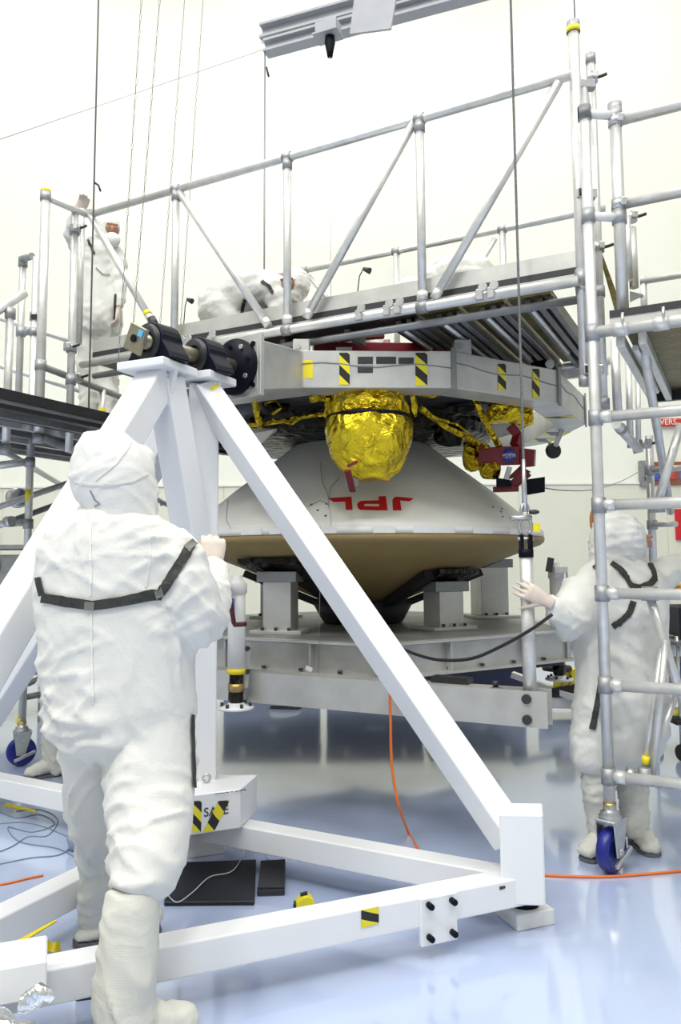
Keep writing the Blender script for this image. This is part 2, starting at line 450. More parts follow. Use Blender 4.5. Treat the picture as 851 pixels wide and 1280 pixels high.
MB().beam(P1 + V((.03, .02, -.02)), V((S.x - .02, S.y - .05, 1.42)), .15, .12).build('strut', M_WHITE, st, bevel=.008, seg=2)
# gusset web filling the fork between strut and post
MB().prism([P2 + V((-.1, -.02, -.1)), P1 + V((.1, .06, -.12)), V((S.x - .05, S.y - .02, 1.5))], V((.02, -.015, 0))).build('gusset', M_WHITE, st)
rza = atan2(ax.y, ax.x)
for P, sz in ((P1, .27), (P2, .24)):
    MB().box((P.x, P.y, P.z + .02), (sz, sz, .04), rz=rza + radians(12)).build('top_plate', M_WHITE, st, bevel=.005)
    d1, s1, u1 = frame_from(ax)
    q = P + V((0, 0, -.0))
    MB().prism([q + s1 * sz * .45, q - s1 * sz * .45, q - s1 * .07 + V((0, 0, -.16)), q + s1 * .07 + V((0, 0, -.16))], ax * .02).build('gusset', M_WHITE, st)
# corner block at the right foot and the others
MB().prism([V((.60, 3.04, .12)), V((.765, 3.03, .12)), V((.80, 3.17, .12)), V((.635, 3.18, .12))], V((0, 0, .335))).build('corner_block', M_WHITE, st, bevel=.006)
MB().box((Lc.x, Lc.y, .28), (.2, .2, .34), rz=.3).build('corner_block', M_WHITE, st, bevel=.006)
MB().box((Bc.x, Bc.y, .28), (.2, .2, .34), rz=-.5).build('corner_block', M_WHITE, st, bevel=.006)
cb = W(5, 1205, 2.24)
MB().box((cb.x - .08, cb.y + .02, .27), (.36, .16, .10), rz=.36).build('splice_block', M_WHITE, st, bevel=.005)
def level_foot(p, top, blk):
    MB().box((p.x, p.y, .03), (blk, blk, .06), rz=.35).build('foot_block', M_WHITE2, st, bevel=.004)
    MB().lathe([(.0, .06), (.062, .06), (.062, .07), (.045, .085), (.02, .088), (.0, .088)], (p.x, p.y, 0), seg=24, close=False).build('foot_disc', M_BLACK, st)
    MB().tube(V((p.x, p.y, .08)), V((p.x, p.y, top)), .013, seg=8).build('foot_bolt', M_BRASS, st)
fr = G(657, 1153); level_foot(V((fr.x, fr.y + .03, 0)), .12, .17)
fs_ = G(247, 1063); level_foot(V((fs_.x, fs_.y + .02, 0)), .12, .22)
level_foot(Lc, .12, .17); level_foot(Bc, .12, .17)
# the box marked SAFE
bx0, bx1 = W(243, 1000, 3.55).x, W(312, 1000, 3.55).x
sb = MB().hexa([V((bx0 - .08, 3.50, .215)), V((bx1 - .05, 3.62, .215)), V((bx1, 3.86, .215)), V((bx0, 3.86, .215)), V((bx0 - .08, 3.50, .388)), V((bx1 - .05, 3.62, .388)), V((bx1, 3.86, .388)), V((bx0, 3.86, .388))]).build('foot_box', M_WHITE, st, bevel=.004)
plabel(sb, 'white steel box lettered SAFE and wrapped in striped tape')
ex = (V((bx1 - .05, 3.62, 0)) - V((bx0 - .08, 3.50, 0))); nrm = V((ex.y, -ex.x, 0)).normalized()
text_mesh('lettering', 'SAFE', .075, basis(W(268, 1012, 3.55) * 1.0 + nrm * .0, ex, (0, 0, 1)), M_LABEL, sb)
bvh_sb = world_bvh([sb])
t_ = bpy.data.objects['lettering']
loc, n, _, _ = hit(bvh_sb, 270, 1014)
if loc is not None:
    Mx = basis(loc + n * .002, ex, (0, 0, 1)); bpy.data.objects.remove(t_)
    text_mesh('lettering', 'SAFE', .055, Mx, M_LABEL, sb)
loc, n, _, _ = hit(bvh_sb, 288, 990)
if loc is not None:
    text_mesh('lettering', 'ACS - 002', .035, basis(loc + V((0, 0, .002)), ex, V((0, 1, 0))), M_LABEL, sb)
decal('hazard_tape', bvh_sb, [(240, 1040), (251, 1040), (252, 1001), (240, 1001)], M_HAZ, sb, uv=True)
decal('hazard_tape', bvh_sb, [(253, 1040), (268, 1038), (287, 1000), (273, 1001)], M_HAZ, sb, uv=True)
eye = W(258, 983, 3.72); eye.z = .41
MB().lathe([(.016 + .006 * cos(a), .006 * sin(a)) for a in [2 * pi * k / 8 for k in range(9)]], eye, seg=16, axis=(.2, -1, 0), close=False).build('lifting_eye', M_STEEL, st)
# bolted plate with four dark bolts on the front beam
fd = (Rc - Lc).normalized(); fn = V((fd.y, -fd.x, 0))
pc = W(567, 1142, 2.80)
tpar = (pc - Lc).dot(fd); base = Lc + fd * tpar
plate = MB().box((base + fn * .06 + V((0, 0, .135))), (.15, .018, .165), rz=atan2(fd.y, fd.x)).build('splice_plate', M_WHITE, st, bevel=.003)
for dx in (-.045, .05):
    for dz in (-.05, .06):
        q = base + fd * dx + fn * .068 + V((0, 0, .135 + dz))
        MB().tube(q, q + fn * .03, .011, seg=8).build('bolt', M_BLACK, plate)
bvh_fb = world_bvh([front_beam, post, legR])
decal('hazard_tape', bvh_fb, [(451, 1160), (473, 1154), (473, 1133), (451, 1138)], M_HAZ2, st, uv=True)
decal('paint_chip', bvh_fb, [(624, 1112), (631, 1110), (631, 1107), (624, 1108)], M_LABEL, st)
decal('yellow_tape', bvh_fb, [(264, 489), (274, 484), (272, 480), (262, 485)], M_YEL, st)
# bearings and shaft (bolted to the stand)
axz = 2.445
A1 = V((P1.x, P1.y, axz)); A2_ = V((P2.x, P2.y, axz))
d1, s1, u1 = frame_from(ax)
for A, sc in ((A1, 1.0), (A2_, 1.0)):
    prof = []
    for k in range(13):
        a = pi * k / 12; prof.append(A + s1 * (.105 * cos(a)) * sc + V((0, 0, .105 * sin(a) * sc + .005)))
    prof += [A - s1 * .15 + V((0, 0, -.055)), A - s1 * .165 + V((0, 0, -.088)), A + s1 * .165 + V((0, 0, -.088)), A + s1 * .15 + V((0, 0, -.055))]
    b_ = MB().prism([q - ax * .062 for q in prof], ax * .124).build('bearing_block', M_BLACK, st, bevel=.006)
    plabel(b_, 'black pillow block bearing')
    for sgn in (-1, 1):
        q = A + s1 * sgn * .12 + V((0, 0, -.075))
        MB().tube(q, q + V((0, 0, .03)), .014, seg=6).build('bolt', M_BLACK, b_)
    MB().lathe([(.05, -.074), (.088, -.074), (.088, .074), (.05, .074)], A + V((0, 0, .01)), seg=24, axis=ax, close=False).build('bearing_rim', M_DECKD, b_)
FC = A2_ + ax * .225                          # flange centre
MB().tube(A1 - ax * .13 + V((0, 0, .01)), FC + V((0, 0, .01)), .036, seg=20).build('shaft', M_SHAFT, st)
pe = A1 - ax * .13 + V((0, 0, .01))
Mp = Matrix.Rotation(rza, 3, 'Z') @ Matrix.Rotation(radians(28), 3, 'X')
ep = MB().box(pe, (.022, .125, .125), M=Mp).build('end_plate', M_SHAFT, st, bevel=.003)
MB().tube(pe - ax * .011, pe - ax * .02, .018, seg=10).build('bolt', M_BLACK, ep)
MB().box(pe - ax * .013 + Mp @ V((0, -.035, .035)), (.004, .035, .03), M=Mp).build('sticker', mat('sky_label', (.1, .45, .7)), ep)
MB().lathe([(.035, -.02), (.15, -.02), (.15, .012), (.035, .012)], FC + V((0, 0, .01)), seg=32, axis=ax, close=False).build('flange', M_BLACK, st)
for k in range(8):
    a = 2 * pi * k / 8 + .2; q = FC + V((0, 0, .01)) + s1 * .115 * cos(a) + V((0, 0, 1)) * .115 * sin(a)
    MB().tube(q - ax * .03, q - ax * .01, .013, seg=8).build('bolt', M_STEEL if k % 2 else M_BLACK, st)

# ================================================================== ROTATION RING
C = V((.166, 6.0, 0))
ap = 1.634; rot = radians(2.0); zr0, zr1 = 2.420, 2.640
ring = thing('rotation_ring', 'grey aluminium polygon ring frame with striped tape around the spacecraft', 'ring frame', (C.x, C.y, zr0))
def rv(k, r, z):     # vertex k of the 12-gon; k=0 is the one right of the front face
    a = radians(15 + 30 * k) + rot
    rr = r / cos(radians(15)); return V((C.x + rr * sin(a), C.y - rr * cos(a), z))
segs = []
for k in range(12):
    p = [rv(k - 1, ap, zr0), rv(k, ap, zr0), rv(k, ap - .2, zr0), rv(k - 1, ap - .2, zr0), rv(k - 1, ap, zr1), rv(k, ap, zr1), rv(k, ap - .2, zr1), rv(k - 1, ap - .2, zr1)]
    segs.append(MB().hexa(p).build('ring_segment', M_PLATE, ring, bevel=.004))
for k in (0, 1, 2, 3):           # joint plates between segments, stiffener line
    p = rv(k, ap + .006, (zr0 + zr1) / 2)
    d_ = (p - V((C.x, C.y, p.z))).normalized()
    MB().beam(p + V((0, 0, -.125)), p + V((0, 0, .125)), .03, .012, up=d_).build('seam_plate', M_PLATE2, ring)
for k in (0, 1, 2):
    a_, b2 = rv(k - 1, ap + .002, 2.56), rv(k, ap + .002, 2.545)
    MB().path([a_.lerp(b2, t / 8) + V((0, 0, .012 * sin(t * 1.3 + k))) for t in range(9)], .004, seg=5).build('wire', M_WIRE, ring)
# trunnion arm between the ring and the flange
hA = .128
Aa = FC + ax * .012 + s1 * .15; Ab = FC + ax * .012 - s1 * .15
Ba = rv(-1, ap - .02, 0); Bb = rv(-2, ap - .1, 0)
if Aa.x < Ab.x: Aa, Ab = Ab, Aa
arm = MB().hexa([V((Aa.x, Aa.y, axz - .13)), V((Ba.x, Ba.y, zr0)), V((Bb.x, Bb.y, zr0)), V((Ab.x, Ab.y, axz - .13)),
                 V((Aa.x, Aa.y, axz + .14)), V((Ba.x, Ba.y, zr1)), V((Bb.x, Bb.y, zr1)), V((Ab.x, Ab.y, axz + .14))]).build('trunnion_arm', M_PLATE, ring, bevel=.004)
MB().box(FC + ax * .03 + V((0, 0, .01)), (.03, .335, .335), rz=rza).build('flange_plate', M_PLATE, ring, bevel=.003)
for dx, dz in ((.12, .11), (.12, -.11), (-.12, .11), (-.12, -.11)):
    q = FC + ax * .015 + s1 * dx + V((0, 0, .01 + dz)); MB().tube(q - ax * .012, q, .014, seg=8).build('bolt', M_BLACK, ring)
bvr = world_bvh(segs + [arm])
for xa, xb, yt, yb in ((424, 437, 441, 481), (519, 534, 441, 482), (622, 632, 455, 488), (665, 674, 461, 497)):
    decal('hazard_tape', bvr, [(xa, yb), (xb, yb), (xb, yt), (xa, yt)], M_HAZ, ring, uv=True)
decal('yellow_tape', bvr, [(378, 473), (391, 473), (391, 450), (378, 450)], M_YEL, ring)
for xa, xb, ya, yb in ((447, 466, 446, 455), (470, 495, 446, 455), (498, 517, 447, 455), (447, 466, 457, 466)):
    decal('dark_label', bvr, [(xa, yb), (xb, yb), (xb, ya), (xa, ya)], M_LABEL, ring)
# striped tape under the far right side, caster and brackets
for k0, k1, t0, t1 in ((2, 3, .35, .55), (2, 3, .75, .95), (1, 2, .5, .6)):
    a_, b2 = rv(k0, ap, zr0 - .002), rv(k1, ap, zr0 - .002); c_, d_ = rv(k0, ap - .2, zr0 - .002), rv(k1, ap - .2, zr0 - .002)
    MB().add([a_.lerp(b2, t0), a_.lerp(b2, t1), c_.lerp(d_, t1), c_.lerp(d_, t0)], [(0, 1, 2, 3)]).build('hazard_tape', M_HAZ2, ring, norm=False, uv=True)
def ring_bracket(px, py, Y, w_=.10):
    q = W(px, py, Y); q.z = zr1 + .045
    MB().box(q, (w_, .1, .09)).build('bracket', M_PLATE, ring, bevel=.006)
    MB().tube(q + V((-.02, -.06, 0)), q + V((-.02, -.04, 0)), .018, seg=10).build('bolt', M_STEEL, ring)
ring_bracket(377, 428, 4.47); ring_bracket(577, 432, 4.50)
q = rv(1, ap - .1, zr1 + .035); MB().box(q, (.12, .12, .07), rz=.8).build('bracket', M_BLACK, ring, bevel=.006)
MB().tube(q + V((.02, -.09, .0)), q + V((.02, -.05, 0)), .03, seg=12).build('roller', M_STEEL, ring)
# caster under the ring
q = rv(2, ap - .1, zr0); cq = q.lerp(rv(3, ap - .1, zr0), .25)
MB().beam(cq + V((0, 0, 0)), cq + V((-.06, 0, -.13)), .05, .035).build('caster_fork', M_STEEL, ring, bevel=.004)
MB().lathe([(.0, -.02), (.05, -.02), (.06, -.012), (.06, .012), (.05, .02), (.0, .02)], cq + V((-.07, 0, -.16)), seg=20, axis=(.2, -1, 0), close=False).build('caster_wheel', M_BLACK2, ring)
# far deck cross members over the ring: red handling beams and white blocks
rb = thing('red_handling_beam', 'dark red handling beam lying across the top of the grey ring', 'beam', V((.3, 4.75, zr1)))
MB().beam(W(392, 436, 4.72), W(565, 438, 4.80), .07, .075).build('bar', M_RED, rb, bevel=.004)
MB().beam(W(425, 421, 5.0), W(480, 417, 5.0), .05, .06).build('upper_bar', M_RED, rb, bevel=.004)
MB().beam(W(484, 428, 5.1), W(478, 440, 4.75), .04, .04).build('link', M_RED, rb)
MB().box(W(430, 436, 4.68), (.1, .005, .02)).build('sticker', M_LABELW, rb)
rb2 = thing('red_handling_beam', 'short dark red handling beam on the ring beside the trunnion arm', 'beam', V((-.3, 4.75, zr1)))
MB().beam(W(300, 446, 4.78), W(378, 436, 4.70), .07, .085).build('bar', M_RED, rb2, bevel=.004)
MB().beam(W(322, 440, 4.7), W(360, 447, 4.65), .05, .03).build('flap', M_REDP, rb2)

# ================================================================== SPACECRAFT
sp = thing('mars_aeroshell', 'white conical spacecraft aeroshell with tan heat shield, gold foil and red letters', 'spacecraft', (C.x, C.y, 1.03))
Rr = 1.372
bs = MB().lathe([(.30, 2.46), (.42, 2.40), (.50, 2.335), (1.0, 1.945), (1.335, 1.665), (1.36, 1.645), (1.36, 1.635)], (C.x, C.y, 0), seg=96, close=False).build('backshell', M_SHELL, sp)
MB().lathe([(1.34, 1.635), (Rr, 1.635), (Rr, 1.59), (1.34, 1.59)], (C.x, C.y, 0), seg=96, close=False).build('rim_band', M_WHITE2, sp)
MB().lathe([(1.35, 1.59), (1.378, 1.585), (1.372, 1.555), (1.345, 1.535), (1.0, 1.405), (.6, 1.245), (.3, 1.12), (.15, 1.07), (.06, 1.045), (0.001, 1.04)], (C.x, C.y, 0), seg=96, close=False).build('heat_shield', M_TAN, sp)
def onshell(a, r, z): return V((C.x + r * sin(a), C.y - r * cos(a), z))
for i, (a0, a1_, m_) in enumerate(((-.62, -.50, M_LABELW), (-.46, -.36, M_LABELW), (-.28, -.21, M_PLATE), (-.2, -.14, M_LABELW), (.02, .12, M_LABELW), (.2, .4, M_LABELW), (.5, .62, M_WHITE), (.74, .82, M_LABELW))):
    vs = []
    for j in range(5):
        a = a0 + (a1_ - a0) * j / 4
        vs += [onshell(a, Rr + .003, 1.593), onshell(a, Rr + .003, 1.632)]
    MB().add(vs, [(2 * j, 2 * j + 2, 2 * j + 3, 2 * j + 1) for j in range(4)], True).build('rim_tape', m_, sp)
bvs = world_bvh([bs])
Z7 = lambda pts: [(380 + x / 2.837, 400 + y / 2.837) for x, y in pts]
letters = {
 'L': [[(85, 633), (168, 628), (172, 674), (148, 674), (146, 645), (104, 646)]],
 'P': [[(264, 627), (290, 626), (296, 676), (268, 676)], [(268, 676), (200, 674), (191, 668), (188, 657), (212, 656), (214, 662), (267, 663)], [(188, 657), (192, 648), (202, 643), (265, 641), (266, 653), (218, 653), (212, 656)]],
 'J': [[(315, 676), (313, 640), (318, 631), (328, 628), (340, 641), (345, 676)], [(328, 628), (388, 634), (373, 644), (340, 641)]]}
for nm, polys in letters.items():
    mbl = MB()
    for poly in polys:
        ps = []; nn = V((0, 0, 0))
        for x, y in Z7(poly):
            l_, n_, _, _ = hit(bvs, x, y)
            if l_ is not None:
                if n_.dot(ray(x, y)) > 0: n_ = -n_
                ps.append(l_ + n_ * .004); nn += n_
        if len(ps) > 2: mbl.prism(ps, -nn.normalized() * .002)
    lo = mbl.build('letter', M_REDP, sp)
    plabel(lo, 'red upside-down capital letter ' + nm)
for x, y in ((389, 631), (397, 638), (407, 645), (408, 630), (616, 634), (626, 640), (628, 646), (627, 636), (638, 648)):
    l_, n_, _, _ = hit(bvs, x, y)
    if l_ is not None: MB().lathe([(.008, 0), (.008, .004), (.001, .004)], l_, seg=8, axis=n_, close=False).build('rivet', M_LABEL, sp)
for pts in ([(400, 578), (402, 600), (411, 622), (410, 640)], [(424, 598), (413, 610), (411, 628)], [(288, 600), (285, 625), (283, 650), (290, 664)], [(385, 634), (400, 626), (412, 632), (414, 655), (408, 668)]):
    ln = []
    for i in range(len(pts) - 1):
        for t in range(5):
            x = pts[i][0] + (pts[i + 1][0] - pts[i][0]) * t / 5; y = pts[i][1] + (pts[i + 1][1] - pts[i][1]) * t / 5
            l_, n_, _, _ = hit(bvs, x, y)
            if l_ is not None: ln.append(l_ + n_ * .004)
    if len(ln) > 2: MB().path(ln, .0016, seg=4).build('sensor_wire', M_WIRE, sp)
# cruise stage underside: dark drum, foil, tubes
MB().lathe([(.3, 2.30), (.93, 2.31), (1.0, 2.34), (1.0, 2.60), (.3, 2.62)], (C.x, C.y, 0), seg=48, close=False).build('cruise_stage', M_DARKFOIL, sp)
MB().lathe([(1.02, 2.44), (1.30, 2.47), (1.30, 2.53), (1.02, 2.55)], (C.x, C.y, 0), seg=48, close=False).build('stage_rim', M_DECKD, sp)
def crumple(mb, amp, freq, seed=0):
    off = V((seed * 7.3, seed * 3.1, seed))
    for i, q in enumerate(mb.v):
        n_ = noise.noise_vector(q * freq + off); n2 = noise.noise_vector(q * freq * 2.7 + off)
        mb.v[i] = q + n_ * amp + n2 * amp * .45
    return mb
gY = 4.63
gc = W(461, 540, gY)
zz = lambda y: W(461, y, gY - .24).z
def facet(prof, seg, c, amp, freq, seed):
    mb = MB(); pr = []
    for i in range(len(prof) - 1):
        for t in range(5):
            pr.append((prof[i][0] + (prof[i + 1][0] - prof[i][0]) * t / 5, prof[i][1] + (prof[i + 1][1] - prof[i][1]) * t / 5))
    pr.append(prof[-1])
    mb.lathe(pr, c, seg=seg, close=False)
    return crumple(mb, amp, freq, seed)
m_ = MPP(gY)
bowl = facet([(.001, zz(594)), (24 * m_, zz(594)), (38 * m_, zz(582)), (49 * m_, zz(563)), (54 * m_, zz(543)), (56 * m_, zz(522)), (54 * m_, zz(516)), (.02, zz(515))], 40, (gc.x, gY, 0), .012, 9, 1)
bo = bowl.build('gold_bowl', M_GOLD, sp); plabel(bo, 'gold foil wrapped bowl')
MB().lathe([(53 * m_, zz(517)), (54 * m_, zz(517)), (54 * m_, zz(512)), (53 * m_, zz(512))], (gc.x, gY, 0), seg=40, close=False).build('black_band', M_BLACK, sp)
facet([(.02, zz(512)), (50 * m_, zz(511)), (53 * m_, zz(500)), (46 * m_, zz(488)), (48 * m_, zz(482)), (.02, zz(481))], 40, (gc.x, gY, 0), .018, 13, 5).build('gold_collar', M_GOLD2, sp)
MB().beam(W(434, 588, gY - .26), W(441, 614, gY - .16), .035, .02).build('red_flag', M_RED, sp)
MB().beam(W(434, 583, gY - .24), W(447, 577, gY - .24), .025, .015).build('red_flag', M_RED, sp)
MB().box(W(440, 603, gY - .08), (.085, .03, .075)).build('probe_guard', M_PLATE2, sp, bevel=.01)
# gold tubes and struts
def gt(pts, r, m_=M_GOLD2, name='gold_strut'):
    return MB().path([W(*p) for p in pts], r, seg=10).build(name, m_, sp)
gt([(525, 510, 4.75), (560, 535, 4.85), (610, 560, 5.1)], .020)
gt([(592, 497, 4.85), (608, 530, 4.95), (625, 560, 5.1)], .022)
gt([(410, 517, 4.75), (380, 521, 4.9), (350, 527, 5.0), (310, 532, 5.0)], .014)
gt([(318, 495, 4.7), (321, 515, 4.9), (327, 540, 5.0)], .024)
gt([(412, 487, 4.62), (409, 505, 4.62), (409, 522, 4.65)], .020); gt([(516, 485, 4.62), (518, 505, 4.62), (517, 520, 4.65)], .020)
gt([(422, 485, 4.5), (437, 495, 4.5), (449, 500, 4.5)], .014)
gt([(524, 492, 4.7), (540, 494, 4.75), (553, 492, 4.8)], .018)
gt([(330, 505, 4.9), (345, 499, 4.9), (352, 510, 4.9), (340, 518, 4.9)], .010); gt([(340, 524, 4.95), (365, 530, 4.95), (380, 520, 4.9)], .008)
gt([(535, 520, 4.9), (570, 530, 5.1), (590, 545, 5.2)], .010); gt([(640, 500, 5.2), (655, 512, 5.2), (640, 525, 5.2)], .012)
for (px, py, Y, sx, sy, sz, sd) in ((397, 497, 4.75, .12, .1, .05, 1), (590, 570, 5.2, .13, .14, .22, 2), (612, 588, 5.1, .14, .1, .12, 3), (630, 517, 5.0, .24, .16, .13, 4), (655, 520, 5.1, .12, .12, .15, 6), (575, 512, 5.0, .2, .1, .06, 7), (345, 508, 5.0, .2, .1, .1, 8), (560, 545, 5.2, .2, .12, .14, 9)):
    q = W(px, py, Y)
    mb = MB(); mb.ball(q, .5, seg=16, sc=(sx, sy, sz)); 
    for i, vv in enumerate(mb.v):       # boxier
        d_ = vv - q; s_ = max(abs(d_.x) / sx, abs(d_.y) / sy, abs(d_.z) / sz) * 2
        if s_ > 1e-6: mb.v[i] = q + d_ * (.55 + .45 * (1 / s_))
    crumple(mb, .016, 14, sd).build('foil_box', M_GOLD2 if sd not in (7, 8, 9) else M_DARKFOIL, sp)
# white radiator panel left of the stand leg
MB().hexa([W(305, 575, 4.55), W(340, 542, 4.75), W(345, 540, 4.95), W(300, 565, 4.75), W(300, 545, 4.55), W(342, 537, 4.75), W(347, 536, 4.95), W(298, 535, 4.75)]).build('radiator_panel', M_WHITE2, sp)
# red handling fixture with round blue emblem, right of the cone
rf = thing('red_fixture', 'dark red bracket with round blue emblem beside the white cone', 'bracket', W(635, 610, 5.1))
fb = MB().hexa([W(597, 583, 5.10), W(650, 581, 5.02), W(652, 580, 5.2), W(602, 582, 5.25), W(598, 560, 5.10), W(650, 557, 5.02), W(652, 557, 5.2), W(602, 560, 5.25)]).build('bar', M_RED, rf, bevel=.004)
MB().hexa([W(650, 585, 5.0), W(667, 583, 5.0), W(669, 583, 5.2), W(652, 584, 5.2), W(650, 560, 5.0), W(668, 562, 5.0), W(670, 562, 5.2), W(652, 560, 5.2)]).build('end_block', M_RED, rf, bevel=.004)
MB().hexa([W(628, 603, 5.05), W(640, 598, 5.05), W(640, 598, 5.15), W(628, 603, 5.15), W(650, 582, 5.05), W(664, 590, 5.05), W(664, 590, 5.15), W(650, 582, 5.15)]).build('arm', M_RED, rf)
MB().beam(W(616, 612, 5.08), W(648, 611, 5.05), .05, .035).build('foot', M_RED, rf, bevel=.003)
MB().beam(W(640, 607, 5.08), W(660, 590, 5.05), .05, .06).build('arm', M_RED, rf, bevel=.003)
MB().beam(W(638, 533, 5.1), W(648, 545, 5.08), .06, .06).build('arm', M_RED, rf, bevel=.003)
MB().beam(W(648, 545, 5.08), W(644, 558, 5.05), .06, .06).build('arm', M_RED, rf, bevel=.003)
MB().hexa([W(620, 609, 5.0), W(640, 608, 5.0), W(640, 608, 5.15), W(620, 609, 5.15), W(620, 597, 5.0), W(638, 600, 5.0), W(638, 600, 5.15), W(620, 597, 5.15)]).build('motor_box', M_BLACK, rf, bevel=.003)
MB().beam(W(632, 600, 5.02), W(637, 584, 5.02), .03, .03).build('link', M_STEEL, rf)
MB().hexa([W(652, 620, 4.98), W(681, 615, 4.95), W(681, 615, 5.05), W(652, 620, 5.1), W(652, 600, 4.98), W(681, 596, 4.95), W(681, 596, 5.05), W(652, 600, 5.1)]).build('black_plate', M_BLACK, rf)
bvf = world_bvh([fb])
l_, n_, _, _ = hit(bvf, 636, 569)
if n_.dot(ray(636, 569)) > 0: n_ = -n_
exx = V((-1, -.15, 0)); exx = exx - n_ * exx.dot(n_)
em = MB().lathe([(.001, .004), (.047, .004), (.047, .001)], l_, seg=28, axis=n_, close=False).build('emblem', M_BLUE, rf)
plabel(em, 'round blue space agency emblem, upside down')
Me = basis(l_ + n_ * .006, exx, V((0, 0, -1)))
text_mesh('emblem_letters', 'NASA', .034, Me, M_LABELW, em)
sw = [Me @ V((-.045 + .09 * t / 8, -.028 + .05 * (t / 8) ** 2, .001)) for t in range(9)]
MB().path(sw, .0018, seg=4).build('emblem_swoosh', M_REDP, em)
ob_ = [Me @ V((.036 * cos(2 * pi * t / 24), .016 * sin(2 * pi * t / 24) + .004, .0005)) for t in range(25)]
MB().path(ob_, .0008, seg=4).build('emblem_orbit', M_LABELW, em)

# ================================================================== TABLE (slung dolly)
zt = .953; hexR = 1.60
tb = thing('assembly_dolly', 'aluminium six-sided dolly under the heat shield with posts and long outrigger beam', 'dolly', (C.x, C.y, .5))
def hv(k, r, z):
    a = radians(60 * k) + radians(1.5); return V((C.x + r * sin(a), C.y - r * cos(a), z))
top = MB(); top.prism([hv(k, hexR - .02, zt - .02) for k in range(6)], V((0, 0, .02))); top.build('deck_plate', M_PLATE2, tb)
MB().prism([hv(k, hexR - .08, zt - .235) for k in range(6)], V((0, 0, .03))).build('dark_reflection_pan', M_DECKD, tb)  # dark sheet added so the glossy floor reflects a dark underside
for k in range(6):
    a_, b2 = hv(k, hexR, 0), hv(k + 1, hexR, 0); d_ = (b2 - a_).normalized(); o_ = V((d_.y, -d_.x, 0))
    if o_.dot(a_ - V((C.x, C.y, 0))) < 0: o_ = -o_
    mb = MB()
    zc = zt - .1
    mb.beam(a_ + V((0, 0, zc)) - o_ * .05, b2 + V((0, 0, zc)) - o_ * .05, .012, .19)
    mb.beam(a_ + V((0, 0, zt - .006)) - o_ * .02, b2 + V((0, 0, zt - .006)) - o_ * .02, .07, .014)
    mb.beam(a_ + V((0, 0, zt - .194)) - o_ * .02, b2 + V((0, 0, zt - .194)) - o_ * .02, .07, .014)
    ch = mb.build('side_channel', M_PLATE, tb)
    for j in range(1, 6):
        q = a_.lerp(b2, j / 6) + V((0, 0, zt - .18)) - o_ * .03
        MB().tube(q, q + V((0, 0, .014)), .014, seg=6).build('bolt', M_LABEL, tb)
    if k in (5, 0):
        for j in (.33, .72):
            q = a_.lerp(b2, j) - o_ * .02 + V((0, 0, zc)); MB().box(q, (.012, .05, .175), rz=atan2(d_.y, d_.x)).build('rib', M_PLATE, tb)
def dpost(X, Y, rz, w_=.20, wtop=.46):
    r = math.hypot(X - C.x, Y - C.y); ztop = 1.03 + .40 * r - .035
    p = MB().box((X, Y, (zt + .02 + ztop - .06) / 2), (w_, w_, ztop - .06 - zt - .02), rz=rz).build('post', M_PLATE, tb, bevel=.003)
    MB().box((X, Y, zt + .012), (w_ + .16, w_ + .1, .024), rz=rz).build('base_plate', M_PLATE, p, bevel=.003)
    MB().box((X, Y, ztop - .07), (w_ + .08, w_ + .03, .07), rz=rz).build('cap', M_PLATE2, p, bevel=.003)
    inw = (V((C.x, C.y, 0)) - V((X, Y, 0))).normalized(); tang = V((-inw.y, inw.x, 0))
    c_ = V((X, Y, ztop + .0))
    mb = MB()
    pts = []
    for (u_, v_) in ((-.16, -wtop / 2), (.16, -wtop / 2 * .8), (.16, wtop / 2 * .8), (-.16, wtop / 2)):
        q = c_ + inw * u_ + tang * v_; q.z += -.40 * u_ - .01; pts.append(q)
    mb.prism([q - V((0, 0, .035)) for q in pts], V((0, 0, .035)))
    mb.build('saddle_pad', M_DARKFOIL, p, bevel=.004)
    for s_ in (-1, 0, 1):
        q = V((X, Y, zt + .024)) + Matrix.Rotation(rz, 3, 'Z') @ V((s_ * .09, -w_ / 2 - .025, 0))
        MB().tube(q, q + V((0, 0, .02)), .012, seg=6).build('bolt', M_LABEL, p)
    return p
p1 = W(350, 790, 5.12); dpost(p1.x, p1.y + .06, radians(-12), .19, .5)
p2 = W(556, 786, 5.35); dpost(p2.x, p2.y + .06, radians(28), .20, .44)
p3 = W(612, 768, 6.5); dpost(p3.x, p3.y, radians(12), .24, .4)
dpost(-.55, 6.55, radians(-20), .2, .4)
MB().lathe([(.10, zt + .005), (.30, zt + .005), (.32, zt + .03), (.40, 1.13), (.36, 1.125), (.25, 1.08), (.10, 1.03)], (C.x, C.y, 0), seg=48, close=False).build('nose_shade_cup', M_BLACK2, tb)  # black cup added to stand for the deep shade under the nose
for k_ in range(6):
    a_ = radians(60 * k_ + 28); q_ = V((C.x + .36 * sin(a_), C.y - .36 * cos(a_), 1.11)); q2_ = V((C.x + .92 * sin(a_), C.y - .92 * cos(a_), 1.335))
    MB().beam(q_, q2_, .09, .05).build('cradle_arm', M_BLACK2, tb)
MB().box(V((-.95, 5.35, zt + .15)), (.08, .1, .28)).build('side_bracket', M_PLATE, tb, bevel=.004)
